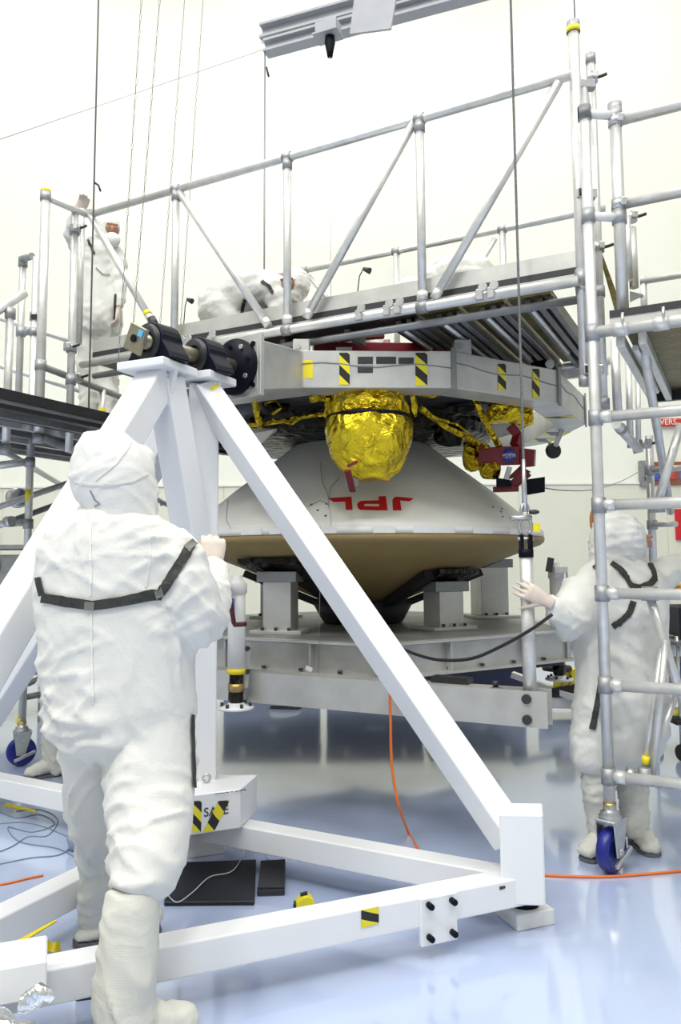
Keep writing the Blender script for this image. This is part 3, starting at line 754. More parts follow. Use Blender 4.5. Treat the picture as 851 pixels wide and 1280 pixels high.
# outrigger beams
YT = 3.785
e1a = W(687, 884, YT - .05); e1b = V((-.95, 4.70, 0)); zB = .598; zB1 = (W(687, 862, YT).z + W(687, 905, YT).z) / 2
e1a.z = zB1; e1b.z = zB1
d1a = (e1b - e1a).normalized(); o1 = V((d1a.y, -d1a.x, 0))
mb = MB()
mb.beam(e1a - o1 * .05, e1b - o1 * .05, .016, .168); mb.beam(e1a + o1 * .05, e1b + o1 * .05, .016, .168)
mb.beam(e1a + V((0, 0, .077)) + d1a * .28, e1b + V((0, 0, .077)), .09, .014); mb.beam(e1a - V((0, 0, .077)) + d1a * .1, e1b - V((0, 0, .077)), .09, .014)
ob1 = mb.build('outrigger_beam', M_PLATE, tb)
side = o1 if (o1.y < 0) else -o1
for dz in (-.048, .048):
    q = e1a + d1a * .095 + side * .06 + V((0, 0, dz)); MB().tube(q - side * .01, q + side * .012, .023, seg=12).build('bolt', M_LABEL, tb)
for t in (.3, .34, .12):
    q = e1a.lerp(e1b, t) + V((0, 0, .084)); MB().tube(q, q + V((0, 0, .03)), .014, seg=6).build('bolt', M_LABEL, tb)
for t in (.42, .9):
    q = e1a.lerp(e1b, t); o2 = V((-d1a.y, d1a.x, 0)); o2 = o2 if o2.y > 0 else -o2
    MB().beam(q + o2 * .05 + V((0, 0, -.03)), q + o2 * .55 + V((0, 0, -.03)), .12, .06).build('outrigger_bracket', M_PLATE2, tb)
MB().box(e1a.lerp(e1b, .22) + V((0, .05, .1)), (.2, .08, .03), rz=-.5).build('clamp_plate', M_DECKD, tb)
e2a = W(110, 545, 4.95); e2a.z = zB; e2b = V((1.35, 6.95, zB))
MB().beam(e2a, e2b, .11, .195).build('outrigger_beam', M_PLATE2, tb, bevel=.004)
def lift_post(p, zbot, ztop, up_to, name_lbl):
    t_ = MB().tube(V((p.x, p.y, zbot)), V((p.x, p.y, ztop)), .0325, seg=20).build('lifting_post', M_ALU, tb)
    plabel(t_, 'aluminium lifting post'); return t_
tp = e1a + d1a * .092
ztp = W(660, 694, YT).z
lift_post(tp, zB1 - .05, ztp, None, '')
lift_post(e2a + d1a * 0, zB, 1.6, None, '')
# clevis on the visible post
zc1 = W(660, 671, YT).z
for sx in (-.022, .022):
    MB().box((tp.x + sx, tp.y, (ztp + zc1) / 2), (.016, .05, zc1 - ztp + .02)).build('clevis_cheek', M_BLACK, tb, bevel=.004)
MB().tube((tp.x, tp.y, ztp - .01), (tp.x, tp.y, ztp + .03), .036, seg=20).build('clevis_base', M_BLACK, tb)
MB().tube((tp.x - .04, tp.y, zc1 - .01), (tp.x + .04, tp.y, zc1 - .01), .009, seg=8).build('clevis_pin', M_STEEL, tb)
# jacks
def jack(px, py_pad, py_top, Y, r, name_label):
    base = W(px, py_pad, Y); topz = W(px, py_top, Y).z
    j = thing('levelling_jack', name_label, 'jack', base)
    h = topz - base.z
    MB().tube(base + V((0, 0, h * .28)), base + V((0, 0, h * .93)), r, seg=22).build('outer_tube', M_WHITE2, j)
    MB().lathe([(r * 1.02, h * .86), (r * 1.18, h * .865), (r * 1.18, h * .93), (r * 1.0, h * .95), (r * .6, h * .97), (r * .6, h), (.001, h)], base, seg=22, close=False).build('cap', M_WHITE2, j)
    crumple(MB().lathe([(r * .72, .03), (r * .85, .05), (r * .9, h * .12), (r * .8, h * .2), (r * .85, h * .28)], base, seg=18, close=False), .006, 40).build('inner_tube', M_DARKFOIL, j)
    MB().tube(base + V((0, 0, h * .26)), base + V((0, 0, h * .30)), r * 1.06, seg=18).build('yellow_tape', M_YEL, j)
    MB().tube(base + V((0, 0, h * .13)), base + V((0, 0, h * .19)), r * .93, seg=18).build('brown_tape', M_BRASS, j)
    MB().lathe([(.001, -.0), (r * 2.0, .0), (r * 2.05, .012), (r * 1.2, .02), (r * .8, .035), (.001, .035)], base, seg=26, close=False).build('foot_pad', M_WHITE, j)
    for k in range(6):
        a = k * pi / 3; q = base + V((r * 1.6 * cos(a), r * 1.6 * sin(a), .015)); MB().tube(q, q + V((0, 0, .02)), .01, seg=6).build('bolt', M_LABEL, j)
    return j, base, h
Yj = 4.36
j, jb, jh = jack(295, 886, 719, Yj, .049, 'white screw jack with dark red crank hanging at the left corner of the dolly')
cr = M_RED
MB().path([W(286, 732, Yj - .08), W(287, 745, Yj - .09), W(292, 778, Yj - .1), W(293, 781, Yj - .1), W(307, 780, Yj - .12)], .014, seg=8).build('crank_handle', mat('maroon_handle', (.10, .012, .015), rough=.4), j)
MB().hexa([W(304, 860, Yj + .02), W(310, 860, Yj + .02), W(310, 860, Yj + .2), W(304, 860, Yj + .2), W(304, 803, Yj + .02), W(313, 803, Yj + .02), W(313, 803, Yj + .2), W(304, 803, Yj + .2)]).build('mount_plate', M_PLATE, j)
for y in (811, 840):
    q = W(309, y, Yj); MB().tube(q + V((0, .04, 0)), q + V((0, 0, 0)), .014, seg=8).build('bolt', M_LABEL, j)
MB().box(W(291, 757, Yj - .058), (.02, .004, .08)).build('blue_label', mat('label_blue', (.06, .25, .6)), j)
j2, jb2, jh2 = jack(699, 850, 703, 5.75, .05, 'white screw jack with a hanging lever on the far corner of the dolly')
MB().beam(W(708, 716, 5.68), W(712, 752, 5.68), .014, .014).build('crank_handle', M_STEEL, j2)
MB().box(W(699, 712, 5.69), (.10, .1, .05)).build('collar', M_WHITE2, j2, bevel=.006)

# ================================================================== SCAFFOLDS
ANG = radians(27.5)
e1 = V((-cos(ANG), sin(ANG), 0)); e2 = V((sin(ANG), cos(ANG), 0))
TB = G(765, 1090)                       # foot of the near right tower post
PB = V((TB.x - .13, TB.y + .10, 0))     # right near corner of the bridge
def onplane(px, py, t=0.0, P=None):
    """point of the vertical plane through P (bridge side by default), t metres further back"""
    P = (PB if P is None else P) + e2 * t
    r = ray(px, py); return CAMP + r * ((P - CAMP).dot(e2) / r.dot(e2))
def PF(s, t, z): 
    q = PB + e1 * s + e2 * t; return V((q.x, q.y, z))
def ssof(px, py, t=0.0): return (onplane(px, py, t) - PB - e2 * t).dot(e1)
RT = .0245
def tube(name, a, b, par, r=RT, m_=None, seg=14):
    return MB().tube(a, b, r, seg=seg).build(name, m_ or M_ALU, par)
def coupler(p, d, par, r=.031, l=.06, m_=None):
    p = V(p); d = V(d).normalized()
    return MB().tube(p - d * l / 2, p + d * l / 2, r, seg=14).build('coupler', m_ or M_ALU2, par)
def swivel(p, d, par):          # clamp with bolt handle
    p = V(p); d = V(d).normalized(); o_ = V((1, -.3, 0)).normalized()
    c_ = coupler(p, d, par, r=.036, l=.05, m_=M_STEEL)
    MB().path([p + o_ * .03, p + o_ * .06 + V((0, 0, .005)), p + o_ * .085 + V((0, 0, .012))], .009, seg=6).build('clamp_bolt', M_LABEL, c_)
    MB().box(p + V((.01, -.035, 0)), (.03, .03, .04)).build('clamp_jaw', M_STEEL, c_, bevel=.004)
    return c_

# ---------------------------------------------------------------- bridge over the spacecraft
zbar, zrail = 2.805, 3.885
br = thing('bridge_platform', 'aluminium work bridge with plank deck and guard rails above the spacecraft', 'platform', PF(1.5, .8, zbar - .05))
sL = ssof(102, 452)
tube('side_rail', PF(-.10, 0, zbar), PF(sL, 0, zbar), br, r=.027)
tube('side_rail', PF(-.08, .12, zbar - .055), PF(sL, .12, zbar - .055), br, r=.022, m_=M_PLATE2)
tube('guard_rail', PF(-.10, 0, zrail), PF(ssof(110, 268), 0, zrail), br)
for px, py in ((219, 330), (359, 300), (526, 265)):
    s_ = ssof(px, py)
    tube('upright', PF(s_, 0, zbar), PF(s_, 0, zrail), br)
    coupler(PF(s_, 0, zrail - .045), (0, 0, 1), br); coupler(PF(s_, 0, zrail), e1, br); coupler(PF(s_, 0, zbar), e1, br, r=.034); coupler(PF(s_, 0, zbar + .06), (0, 0, 1), br, l=.05, m_=M_ALU)
for (xa, ya), (xb, yb) in (((112, 268), (190, 402)), ((224, 240), (336, 408)), ((517, 153), (382, 398)), ((698, 103), (542, 374))):
    a_, b_ = onplane(xa, ya), onplane(xb, yb)
    tube('brace', a_, b_, br); coupler(b_ - (b_ - a_).normalized() * .03, b_ - a_, br, r=.027, l=.05, m_=M_ALU)
mb = MB().tube(onplane(189, 398), onplane(194, 408), .03); mb.build('black_tape', M_LABEL, br)
mb = MB().tube(PF(ssof(219, 400), 0, zbar + .085), PF(ssof(219, 400), 0, zbar + .11), .027); mb.build('yellow_tape', M_YEL, br)
mb = MB().tube(onplane(183, 390), onplane(186, 394), .027); mb.build('yellow_tape', M_YEL, br)
# toe board and plank edges
sTB = ssof(150, 415)
MB().beam(PF(-.09, .06, zbar + .135), PF(sL - .05, .06, zbar + .135), .02, .085).build('toe_board', M_PLATE, br)
MB().beam(PF(-.09, .065, zbar + .075), PF(sL - .05, .065, zbar + .075), .03, .035).build('toe_board_seal', M_LABEL, br)
MB().beam(PF(-.09, .07, zbar + .04), PF(sL - .05, .07, zbar + .04), .04, .034).build('plank_edge', M_PLATE, br)
# clips on the side rail
for px, py in ((232, 432), (240, 430), (270, 420), (455, 386), (490, 380), (503, 377), (606, 360), (620, 357)):
    s_ = ssof(px, py)
    MB().tube(PF(s_, -.03, zbar + .04), PF(s_, -.045, zbar + .04), .024, seg=14).build('clip_disc', M_STEEL, br)
    MB().box(PF(s_ + .02, -.032, zbar + .005), (.04, .02, .06), rz=-ANG).build('clip_hook', M_STEEL, br, bevel=.004)
# deck: full depth on the right, a narrow strip on the left where it is cut out around the spacecraft
sOpen = ssof(463, 390)
npan = 4; TD = 1.55
for i in range(npan):
    s0, s1_ = .05 + (sOpen - .05) * i / npan, .05 + (sOpen - .05) * (i + 1) / npan
    MB().hexa([PF(s1_ - .012, .1, zbar - .005), PF(s0 + .012, .1, zbar - .005), PF(s0 + .012, TD, zbar - .005), PF(s1_ - .012, TD, zbar - .005), PF(s1_ - .012, .1, zbar + .03), PF(s0 + .012, .1, zbar + .03), PF(s0 + .012, TD, zbar + .03), PF(s1_ - .012, TD, zbar + .03)]).build('deck_panel', M_DECKU if i < 3 else M_DECKU_SHADE, br)
    for j, (ds, m_) in enumerate(((.02, M_XBEAM), (.075, M_XBEAM), ((s1_ - s0) * .56, M_XBEAM))):
        MB().beam(PF(s0 + ds, .14, zbar - .03), PF(s0 + ds, TD, zbar - .03), .034, .055).build('cross_beam', m_, br, bevel=.004)
    tube('deck_tube', PF(s0 + .13, .2, zbar - .045), PF(s0 + .13, TD * .75, zbar - .045), br, r=.014)
MB().hexa([PF(sL - .1, .08, zbar), PF(sOpen, .08, zbar), PF(sOpen, .36, zbar), PF(sL - .1, .36, zbar), PF(sL - .1, .08, zbar + .03), PF(sOpen, .08, zbar + .03), PF(sOpen, .36, zbar + .03), PF(sL - .1, .36, zbar + .03)]).build('deck_strip', M_DECKD, br)
MB().hexa([PF(sL - .1, TD - .75, zbar), PF(sOpen + .03, TD - .75, zbar), PF(sOpen + .03, TD, zbar), PF(sL - .1, TD, zbar), PF(sL - .1, TD - .75, zbar + .03), PF(sOpen + .03, TD - .75, zbar + .03), PF(sOpen + .03, TD, zbar + .03), PF(sL - .1, TD, zbar + .03)]).build('deck_strip', M_DECKD, br)
for i in range(5):
    s_ = sOpen + (sL - sOpen) * (i + .5) / 5
    MB().beam(PF(s_, .14, zbar - .03), PF(s_, .36, zbar - .03), .034, .05).build('cross_beam', M_PLATE2, br)
tube('side_rail', PF(-.02, TD + .02, zbar - .03), PF(sL, TD + .02, zbar - .03), br, r=.027)
MB().beam(PF(0, TD + .05, zbar - .08), PF(sOpen, TD + .05, zbar - .08), .04, .07).build('rear_beam', M_WHITE2, br)
# rear guard rail
tR = TD + .08
tube('guard_rail', PF(-.02, tR, zrail), PF(ssof(272, 355, tR), tR, zrail), br)
for px, py in ((279, 356), (380, 345), (495, 322), (628, 297)):
    s_ = ssof(px, py, tR); tube('upright', PF(s_, tR, zbar), PF(s_, tR, zrail), br); coupler(PF(s_, tR, zrail), e1, br)
for (xa, ya), (xb, yb) in (((619, 298), (600, 330)), ((386, 345), (400, 362)), ((285, 362), (300, 378))):
    tube('brace', onplane(xa, ya, tR), onplane(xb, yb, tR) + (onplane(xb, yb, tR) - onplane(xa, ya, tR)) * 1.2, br, r=.02)
for px, py, dx in ((460, 340, 1), (240, 378, -1)):   # small lamps on stems on the rear rail
    q = onplane(px - 6, py - 4, tR - .1); MB().tube(q, q + V((.05, -.03, -.03)), .014, .026, seg=10).build('spot_lamp', M_LABEL, br)
    MB().path([q, q + V((-.03, .06, -.04)), q + V((-.05, .1, -.2))], .005, seg=5).build('lamp_stem', M_BLKCABLE, br)
# end posts at the right
def vpost(px0, py0, px1, py1, Y, par, r=RT, name='upright', cap=None):
    a_ = W((px0 + px1) / 2, (py0 + py1) / 2, Y)
    zt_, zb_ = W(px0, py0, Y).z, W(px1, py1, Y).z
    o = MB().tube((a_.x, a_.y, zb_), (a_.x, a_.y, zt_), r, seg=16).build(name, M_ALU, par)
    if cap:
        coupler((a_.x, a_.y, zt_ - .02), (0, 0, 1), par, r=r * 1.18, l=.06)
    return V((a_.x, a_.y, 0)), zt_, zb_
YP = PB.y
pa, za, zb0 = vpost(713, 30, 735, 476, YP, br, r=.029, cap=1)
coupler((pa.x, pa.y, zb0), (0, 0, 1), br, r=.034, l=.05)
MB().tube((pa.x, pa.y, za - .05), (pa.x, pa.y, za - .02), .0355, seg=14).build('yellow_tape', M_YEL, br)
coupler((pa.x, pa.y, zbar + .03), (0, 0, 1), br, r=.036, l=.09); coupler((pa.x, pa.y, zbar - .03), e1, br, r=.03)
pb_, zb1, zb2 = vpost(727, 85, 741, 420, YP + .3, br)
pc_, zc2, zc3 = vpost(740, 70, 752, 505, YP + .42, br, cap=1)
coupler((pc_.x, pc_.y, zc3), (0, 0, 1), br, r=.034)
swivel(V((pc_.x, pc_.y, W(742, 98, YP + .42).z)), (0, 0, 1), br); swivel(V((pc_.x, pc_.y, W(748, 310, YP + .42).z)), (0, 0, 1), br)
coupler(V((pc_.x, pc_.y, W(750, 365, YP + .42).z)), (0, 0, 1), br)
tube('end_rail', V((pa.x, pa.y, za - .1)), V((pb_.x, pb_.y, zb1 + .0)) + V((.03, .2, -.05)), br)
MB().box(V((pb_.x + .02, pb_.y, W(735, 107, YP + .3).z)), (.09, .05, .05)).build('bracket', M_ALU2, br, bevel=.005)
for y in (245, 464):
    q = V((pa.x, pa.y, W(722, y, YP).z)); bk = MB().box(q + V((.03, -.015, 0)), (.10, .05, .05)).build('post_clamp', M_STEEL, br, bevel=.005)
    MB().box(q + V((.005, -.045, .0)), (.035, .012, .032)).build('clamp_label', M_LABEL, bk)
# yellow-green panel seen edge on behind the tower posts
q0, q1 = W(753, 330, 4.7), W(772, 370, 5.0)
MB().hexa([W(752, 330, 4.2), W(770, 395, 4.2), W(770, 395, 4.55), W(752, 330, 4.55), W(753, 318, 4.2), W(772, 370, 4.2), W(772, 370, 4.55), W(753, 318, 4.55)]).build('end_panel', M_DECKU, br)

# ---------------------------------------------------------------- casters
def caster(p, par, r=.1, rz=0.0):
    Rm = Matrix.Rotation(rz, 3, 'Z'); p = V(p)
    wc = p + V((0, 0, r)) + Rm @ V((-.0, 0, 0))
    axw = Rm @ V((1, 0, 0))
    wh = MB().lathe([(.03, -.027), (r * .72, -.027), (r * .78, -.030), (r * .93, -.027), (r, -.014), (r, .014), (r * .93, .027), (r * .78, .030), (r * .72, .027), (.03, .027)], wc, seg=36, axis=axw, close=False).build('caster_wheel', M_NAVY, par)
    MB().lathe([(.001, -.034), (.03, -.034), (.036, -.022), (.036, .022), (.03, .034), (.001, .034)], wc, seg=18, axis=axw, close=False).build('hub', M_BLACK, wh)
    fk = MB()
    for sx in (-.042, .042):
        for_ = [wc + Rm @ V((sx, -.035, -.02)), wc + Rm @ V((sx, .02, -.03)), wc + Rm @ V((sx, .065, .13)), wc + Rm @ V((sx, -.055, .13))]
        fk.prism(for_, Rm @ V((.006 if sx > 0 else -.006, 0, 0)))
    fk.box(wc + Rm @ V((0, .005, .133)), (.096, .12, .012), M=Rm)
    fko = fk.build('caster_fork', M_STEEL, par, bevel=.002)
    MB().beam(wc + Rm @ V((.05, -.05, -.055)), wc + Rm @ V((.05, .09, .0)), .018, .022).build('brake_lever', M_STEEL, fko, bevel=.003)
    MB().tube(wc + axw * -.052, wc + axw * .056, .014, seg=10).build('axle', M_STEEL, fko)
    MB().lathe([(.05, .139), (.052, .15), (.04, .158), (.045, .166), (.03, .175), (.03, .2)], wc, seg=20, close=False).build('swivel_head', M_STEEL, par)
    MB().tube(wc + V((0, 0, .18)), wc + V((0, 0, .21)), .03, seg=14).build('stem_collar', M_BRASS, par)
    return wc.z + .17

# ---------------------------------------------------------------- right tower
rt = thing('scaffold_tower', 'aluminium ladder-frame scaffold tower on a blue castor beside the harnessed worker', 'scaffold', (TB.x, TB.y, 0))
zc_ = caster(TB, rt, rz=radians(-47))
ztop = W(736, 142, TB.y).z
tube('upright', V((TB.x, TB.y, zc_)), V((TB.x, TB.y, ztop)), rt, r=.0265)
coupler((TB.x, TB.y, ztop), (0, 0, 1), rt, r=.033, l=.07)
rd = -e1
def tpt(py, px=770): return onplane(px, py, 0, TB)
LEN = 1.35
for k, (py, nm) in enumerate(((520, 'rung'), (631, 'rung'), (742, 'rung'), (857, 'rung'), (971, 'rung'))):
    z = tpt(py).z
    tube('rung', V((TB.x, TB.y, z)), V((TB.x, TB.y, z)) + rd * LEN, rt, r=.0265)
    coupler((TB.x, TB.y, z), (0, 0, 1), rt, r=.034, l=.075)
    coupler(V((TB.x, TB.y, z)) + rd * .05, rd, rt, r=.03, l=.05, m_=M_ALU)
fb_ = V((TB.x, TB.y, 0)) + rd * LEN
tube('upright', V((fb_.x, fb_.y, .27)), V((fb_.x, fb_.y, 3.2)), rt, r=.0265); caster(V((fb_.x, fb_.y, 0)), rt, rz=.4)
# deck rail of the lower right platform
zd = tpt(412).z
tube('deck_rail', V((TB.x, TB.y, zd)), V((TB.x, TB.y, zd)) + rd * LEN, rt, r=.029)
coupler((TB.x, TB.y, zd), (0, 0, 1), rt, r=.034, l=.08)
for sx, dz in ((.13, .03), (.31, .03)):
    q = V((TB.x, TB.y, zd)) + rd * sx
    coupler(q, rd, rt, r=.034, l=.07, m_=M_ALU); MB().tube(q + V((0, -.03, .0)), q + V((0, -.03, .07)), .008, seg=8).build('wing_screw', M_STEEL, rt)
DP = V((TB.x, TB.y, 0)) + rd * .1 + e2 * .06
def DK(s, t, z): return V((DP.x, DP.y, 0)) + rd * s + e2 * t + V((0, 0, z))
MB().hexa([DK(.05, 0, zd - .01), DK(1.3, 0, zd - .01), DK(1.3, 1.5, zd - .01), DK(.05, 1.5, zd - .01), DK(.05, 0, zd + .02), DK(1.3, 0, zd + .02), DK(1.3, 1.5, zd + .02), DK(.05, 1.5, zd + .02)]).build('deck_panel', M_DECKU, rt)
MB().beam(DK(-.02, -.03, zd + .085), DK(1.3, -.03, zd + .085), .03, .035).build('toe_board_seal', M_LABEL, rt)
MB().beam(DK(-.02, -.025, zd + .05), DK(1.3, -.025, zd + .05), .03, .04).build('plank_edge', M_PLATE, rt)
for s_ in (.02, .12, .34, .62):
    MB().beam(DK(s_, 0, zd - .04), DK(s_, 1.5, zd - .04), .04, .06).build('cross_beam', M_ALU, rt, bevel=.004)
tube('deck_tube', DK(.075, .1, zd - .06), DK(.075, 1.2, zd - .06), rt, r=.016)
MB().beam(DK(.02, 1.5, zd - .03), DK(1.3, 1.5, zd - .03), .04, .08).build('rear_beam', M_DECKD, rt)
# second upright of the tower with its rails
p5, z5t, z5b = vpost(768, 132, 779, 400, TB.y + .02, rt, r=.029, cap=1)
for y in (142, 270):
    z = W(745, y, TB.y).z
    tube('spacer', V((TB.x, TB.y, z)), V((p5.x, p5.y, z)), rt, r=.022, m_=M_WHITE2); coupler((TB.x, TB.y, z), (0, 0, 1), rt, r=.033, l=.07); coupler((p5.x, p5.y, z), (0, 0, 1), rt, r=.035, l=.07)
for y in (152, 256):
    z = W(772, y, p5.y).z
    tube('guard_rail', V((p5.x, p5.y, z)), V((p5.x, p5.y, z)) + rd * 1.2, rt, r=.027)
    swivel((p5.x, p5.y, z), (0, 0, 1), rt)
vpost(789, 285, 793, 360, TB.y + .6, rt); vpost(783, 270, 786, 350, TB.y + .3, rt, r=.02)
q = W(788, 272, TB.y + .6); swivel(q, (0, 0, 1), rt)
tube('guard_rail', W(800, 352, TB.y + 1.3), W(800, 352, TB.y + 1.3) + rd * 1.3, rt, r=.022)
vpost(803, 346, 806, 400, TB.y + 1.3, rt, r=.022)
MB().hexa([W(787, 378, TB.y + .6), W(804, 370, TB.y + .6), W(804, 372, TB.y + 1.0), W(787, 374, TB.y + 1.0), W(787, 364, TB.y + .6), W(804, 368, TB.y + .6), W(804, 370, TB.y + 1.0), W(787, 368, TB.y + 1.0)]).build('end_plate', M_PLATE2, rt)
# braces and rear uprights under the right deck
def tb2(name, a, b, r=RT): 
    o = tube(name, W(*a), W(*b), rt, r=r); return o
tb2('brace', (801, 412, TB.y + .05), (838, 640, TB.y + 1.3), .024)
tb2('brace', (851, 530, TB.y - .03), (822, 628, TB.y), .02)
coupler(W(821, 632, TB.y - .0), rd, rt, r=.034, l=.07)
tb2('brace', (812, 746, TB.y + .0), (860, 900, TB.y + .02), .022); coupler(W(812, 742, TB.y - .02), rd, rt, r=.034, l=.07)
tb2('upright', (811, 545, TB.y + 1.45), (818, 760, TB.y + 1.45), .026)
tb2('upright', (768, 425, TB.y + 1.4), (772, 520, TB.y + 1.4), .03); tb2('upright', (785, 450, TB.y + 1.5), (788, 560, TB.y + 1.5), .022); tb2('upright', (797, 470, TB.y + 1.5), (798, 565, TB.y + 1.5), .018)
tb2('brace', (770, 530, TB.y + .5), (797, 560, TB.y + .9), .027); tb2('brace', (796, 558, TB.y + .95), (798, 566, TB.y + .95), .03)
coupler(W(776, 536, TB.y + .57), W(797, 560, TB.y + .9) - W(770, 530, TB.y + .5), rt, r=.032, l=.03); swivel(W(806, 555, TB.y + .95), (0, 0, 1), rt)
tb2('rail', (813, 588, TB.y + 1.4), (860, 584, TB.y + 1.1), .02); tb2('rail', (813, 656, TB.y + 1.4), (845, 655, TB.y + 1.2), .018)
coupler(W(812, 588, TB.y + 1.4), (0, 0, 1), rt, r=.034); coupler(W(815, 656, TB.y + 1.4), (0, 0, 1), rt, r=.034)
tb2('brace', (829, 800, TB.y + .02), (805, 963, TB.y - .0), .016); tb2('brace', (832, 800, TB.y - .03), (816, 968, TB.y - .03), .015); tb2('brace', (851, 850, TB.y + .1), (812, 962, TB.y + .02), .016)
MB().tube(W(807.5, 945, TB.y - .01), W(806.5, 955, TB.y - .01), .0185).build('yellow_tape', M_YEL, rt)
coupler(W(806, 970, TB.y - .02), (0, 0, 1), rt, r=.032, l=.08); coupler(W(788, 968, TB.y - .01), rd, rt, r=.033, l=.04, m_=M_STEEL)

# ---------------------------------------------------------------- left tower
CLf = G(26, 957)
lt = thing('scaffold_tower', 'aluminium scaffold tower with plank walkway at the left end of the bridge', 'scaffold', (CLf.x, CLf.y, 0))
zl = caster(CLf, lt, rz=radians(-62))
q = W(38, 330, CLf.y)
tube('upright', V((CLf.x, CLf.y, zl)), V((CLf.x, CLf.y, W(38, 322, CLf.y).z)), lt, r=.027)
MB().tube(W(26, 897, CLf.y), W(26, 905, CLf.y), .0285).build('yellow_tape', M_YEL, lt)
g57 = G(57, 246, zrail); g108 = G(107, 268, zrail)
tube('guard_rail', g57, g108, lt, r=.024)
zbm = W(46, 548, g57.y).z
tube('upright', V((g57.x, g57.y, zbm)), V((g57.x, g57.y, zrail + .03)), lt, r=.031); coupler((g57.x, g57.y, zrail + .0), (0, 0, 1), lt, r=.036); coupler((g57.x, g57.y, zbm), (0, 0, 1), lt, r=.037)
MB().tube(V((g57.x, g57.y, zrail + .03)), V((g57.x, g57.y, zrail + .05)), .034).build('yellow_cap', M_YEL, lt)
def lp(px0, py0, px1, py1, Y, r=.026, cp=()):
    p, a, b = vpost(px0, py0, px1, py1, Y, lt, r=r)
    for y in cp: coupler((p.x, p.y, W((px0 + px1) / 2, y, Y).z), (0, 0, 1), lt, r=r * 1.35, l=.07)
    return p
lp(93, 265, 87, 565, g108.y - .05, cp=(288, 435, 475)); lp(102, 262, 98, 430, g108.y + .06)
swivel(W(95, 286, g108.y - .08), (0, 0, 1), lt); swivel(W(86, 434, g108.y - .08), (0, 0, 1), lt)
lp(29, 325, 23, 500, CLf.y + .15, cp=(328, 415, 500))
lp(13, 385, 7, 565, CLf.y - .6, r=.026, cp=(392, 510, 562)); 
tube('hand_rail', W(30, 367, CLf.y - .45), W(-60, 425, CLf.y - 1.0), lt, r=.03)
for y in (322, 415, 500):
    tube('spacer', W(27, y + 2, CLf.y + .13), W(40, y - 2, CLf.y), lt, r=.026, m_=M_ALU2)
for (px, py) in ((41, 396), (35, 415), (33, 508), (31, 545)): coupler((CLf.x, CLf.y, W(px, py, CLf.y).z), (0, 0, 1), lt, r=.035, l=.06)
MB().box(W(44, 396, CLf.y - .35), (.05, .03, .03)).build('clamp_label', M_LABEL, lt)
# bars
zA = W(48, 457, g57.y).z
tube('ledger', V((g57.x, g57.y, zA)), G(150, 496, zA), lt, r=.024, m_=M_PLATE2); coupler((g57.x, g57.y, zA), (0, 0, 1), lt, r=.037, l=.07)
swivel(G(97, 472, zA), e2, lt)
tube('ledger', V((g57.x, g57.y, zbm + .02)), G(106, 570, zbm + .02), lt, r=.03, m_=M_PLATE2); coupler(G(103, 570, zbm + .02), e2, lt, r=.036)
tube('upright', G(128, 487, zA), V((G(128, 487, zA).x, G(128, 487, zA).y, zbm + .1)), lt, r=.024); 
MB().tube(W(128, 510, G(128, 487, zA).y), W(128, 525, G(128, 487, zA).y), .027).build('yellow_tape', M_YEL, lt)
# rear guard rails
for ya, yb in ((402, 432), (462, 490)):
    tube('guard_rail', W(-30, ya - 14, 7.2), W(104, yb, 7.5), lt, r=.024)
# plank walkway
zw = zbm + .12
org = G(60, 511, zw)
for i in range(6):
    c0 = org + e1 * (.12 + i * .24)
    MB().beam(c0 - e2 * 1.2, c0 + e2 * 1.9, .225, .045).build('plank', M_PLATE2, lt, bevel=.004)
    MB().beam(c0 - e2 * 1.2 + V((0, 0, -.045)) + e1 * .06, c0 + e2 * 1.9 + V((0, 0, -.045)) + e1 * .06, .035, .05).build('plank_rib', M_ALU if i % 2 else M_PLATE2, lt)
    MB().beam(c0 - e2 * 1.2 + V((0, 0, -.035)) - e1 * .07, c0 + e2 * 1.9 + V((0, 0, -.035)) - e1 * .07, .07, .03).build('plank_rib', M_DECKD, lt)
MB().beam(org - e2 * 1.2 + V((0, 0, .03)), org + e2 * 1.9 + V((0, 0, .03)), .02, .06).build('toe_board', M_DECKD, lt)
for (xa, ya, Ya), (xb, yb, Yb), r_ in (((-10, 555, 5.5), (75, 605, 6.8), .024), ((25, 500, 5.3), (90, 562, 5.9), .022), ((-20, 640, 5.6), (140, 585, 6.5), .024), ((-10, 660, 5.5), (100, 620, 6.2), .022), ((100, 608, 6.4), (88, 600, 6.4), .02), ((-20, 584, 5.5), (38, 577, 5.62), .028), ((-20, 656, 5.5), (36, 653, 5.62), .026), ((160, 595, 7.0), (240, 575, 7.6), .026), ((198, 625, 7.0), (245, 650, 7.4), .022), ((200, 630, 7.2), (240, 622, 7.3), .02), ((0, 842, 5.4), (60, 825, 5.9), .022), ((30, 872, 5.62), (80, 862, 5.9), .022), ((35, 855, 5.62), (75, 835, 5.9), .02)):
    tube('brace', W(xa, ya, Ya), W(xb, yb, Yb), lt, r=r_, m_=M_PLATE2 if r_ < .024 else M_ALU)
for y in (578, 655): coupler((CLf.x, CLf.y, W(36, y, CLf.y).z), (0, 0, 1), lt, r=.036, l=.07)
MB().tube(W(36.5, 612, CLf.y), W(36, 627, CLf.y), .0275).build('yellow_tape', M_YEL, lt)
q = W(12, 652, 5.55); MB().tube(q - e1 * .03, q + e1 * .03, .04).build('coupler', M_STEEL, lt)
q = W(22, 622, 6.0); MB().lathe([(.001, -.04), (.07, -.03), (.09, .0), (.07, .03), (.001, .04)], q, seg=20, axis=(.5, -1, .4), close=False).build('locking_wheel', M_STEEL, lt)

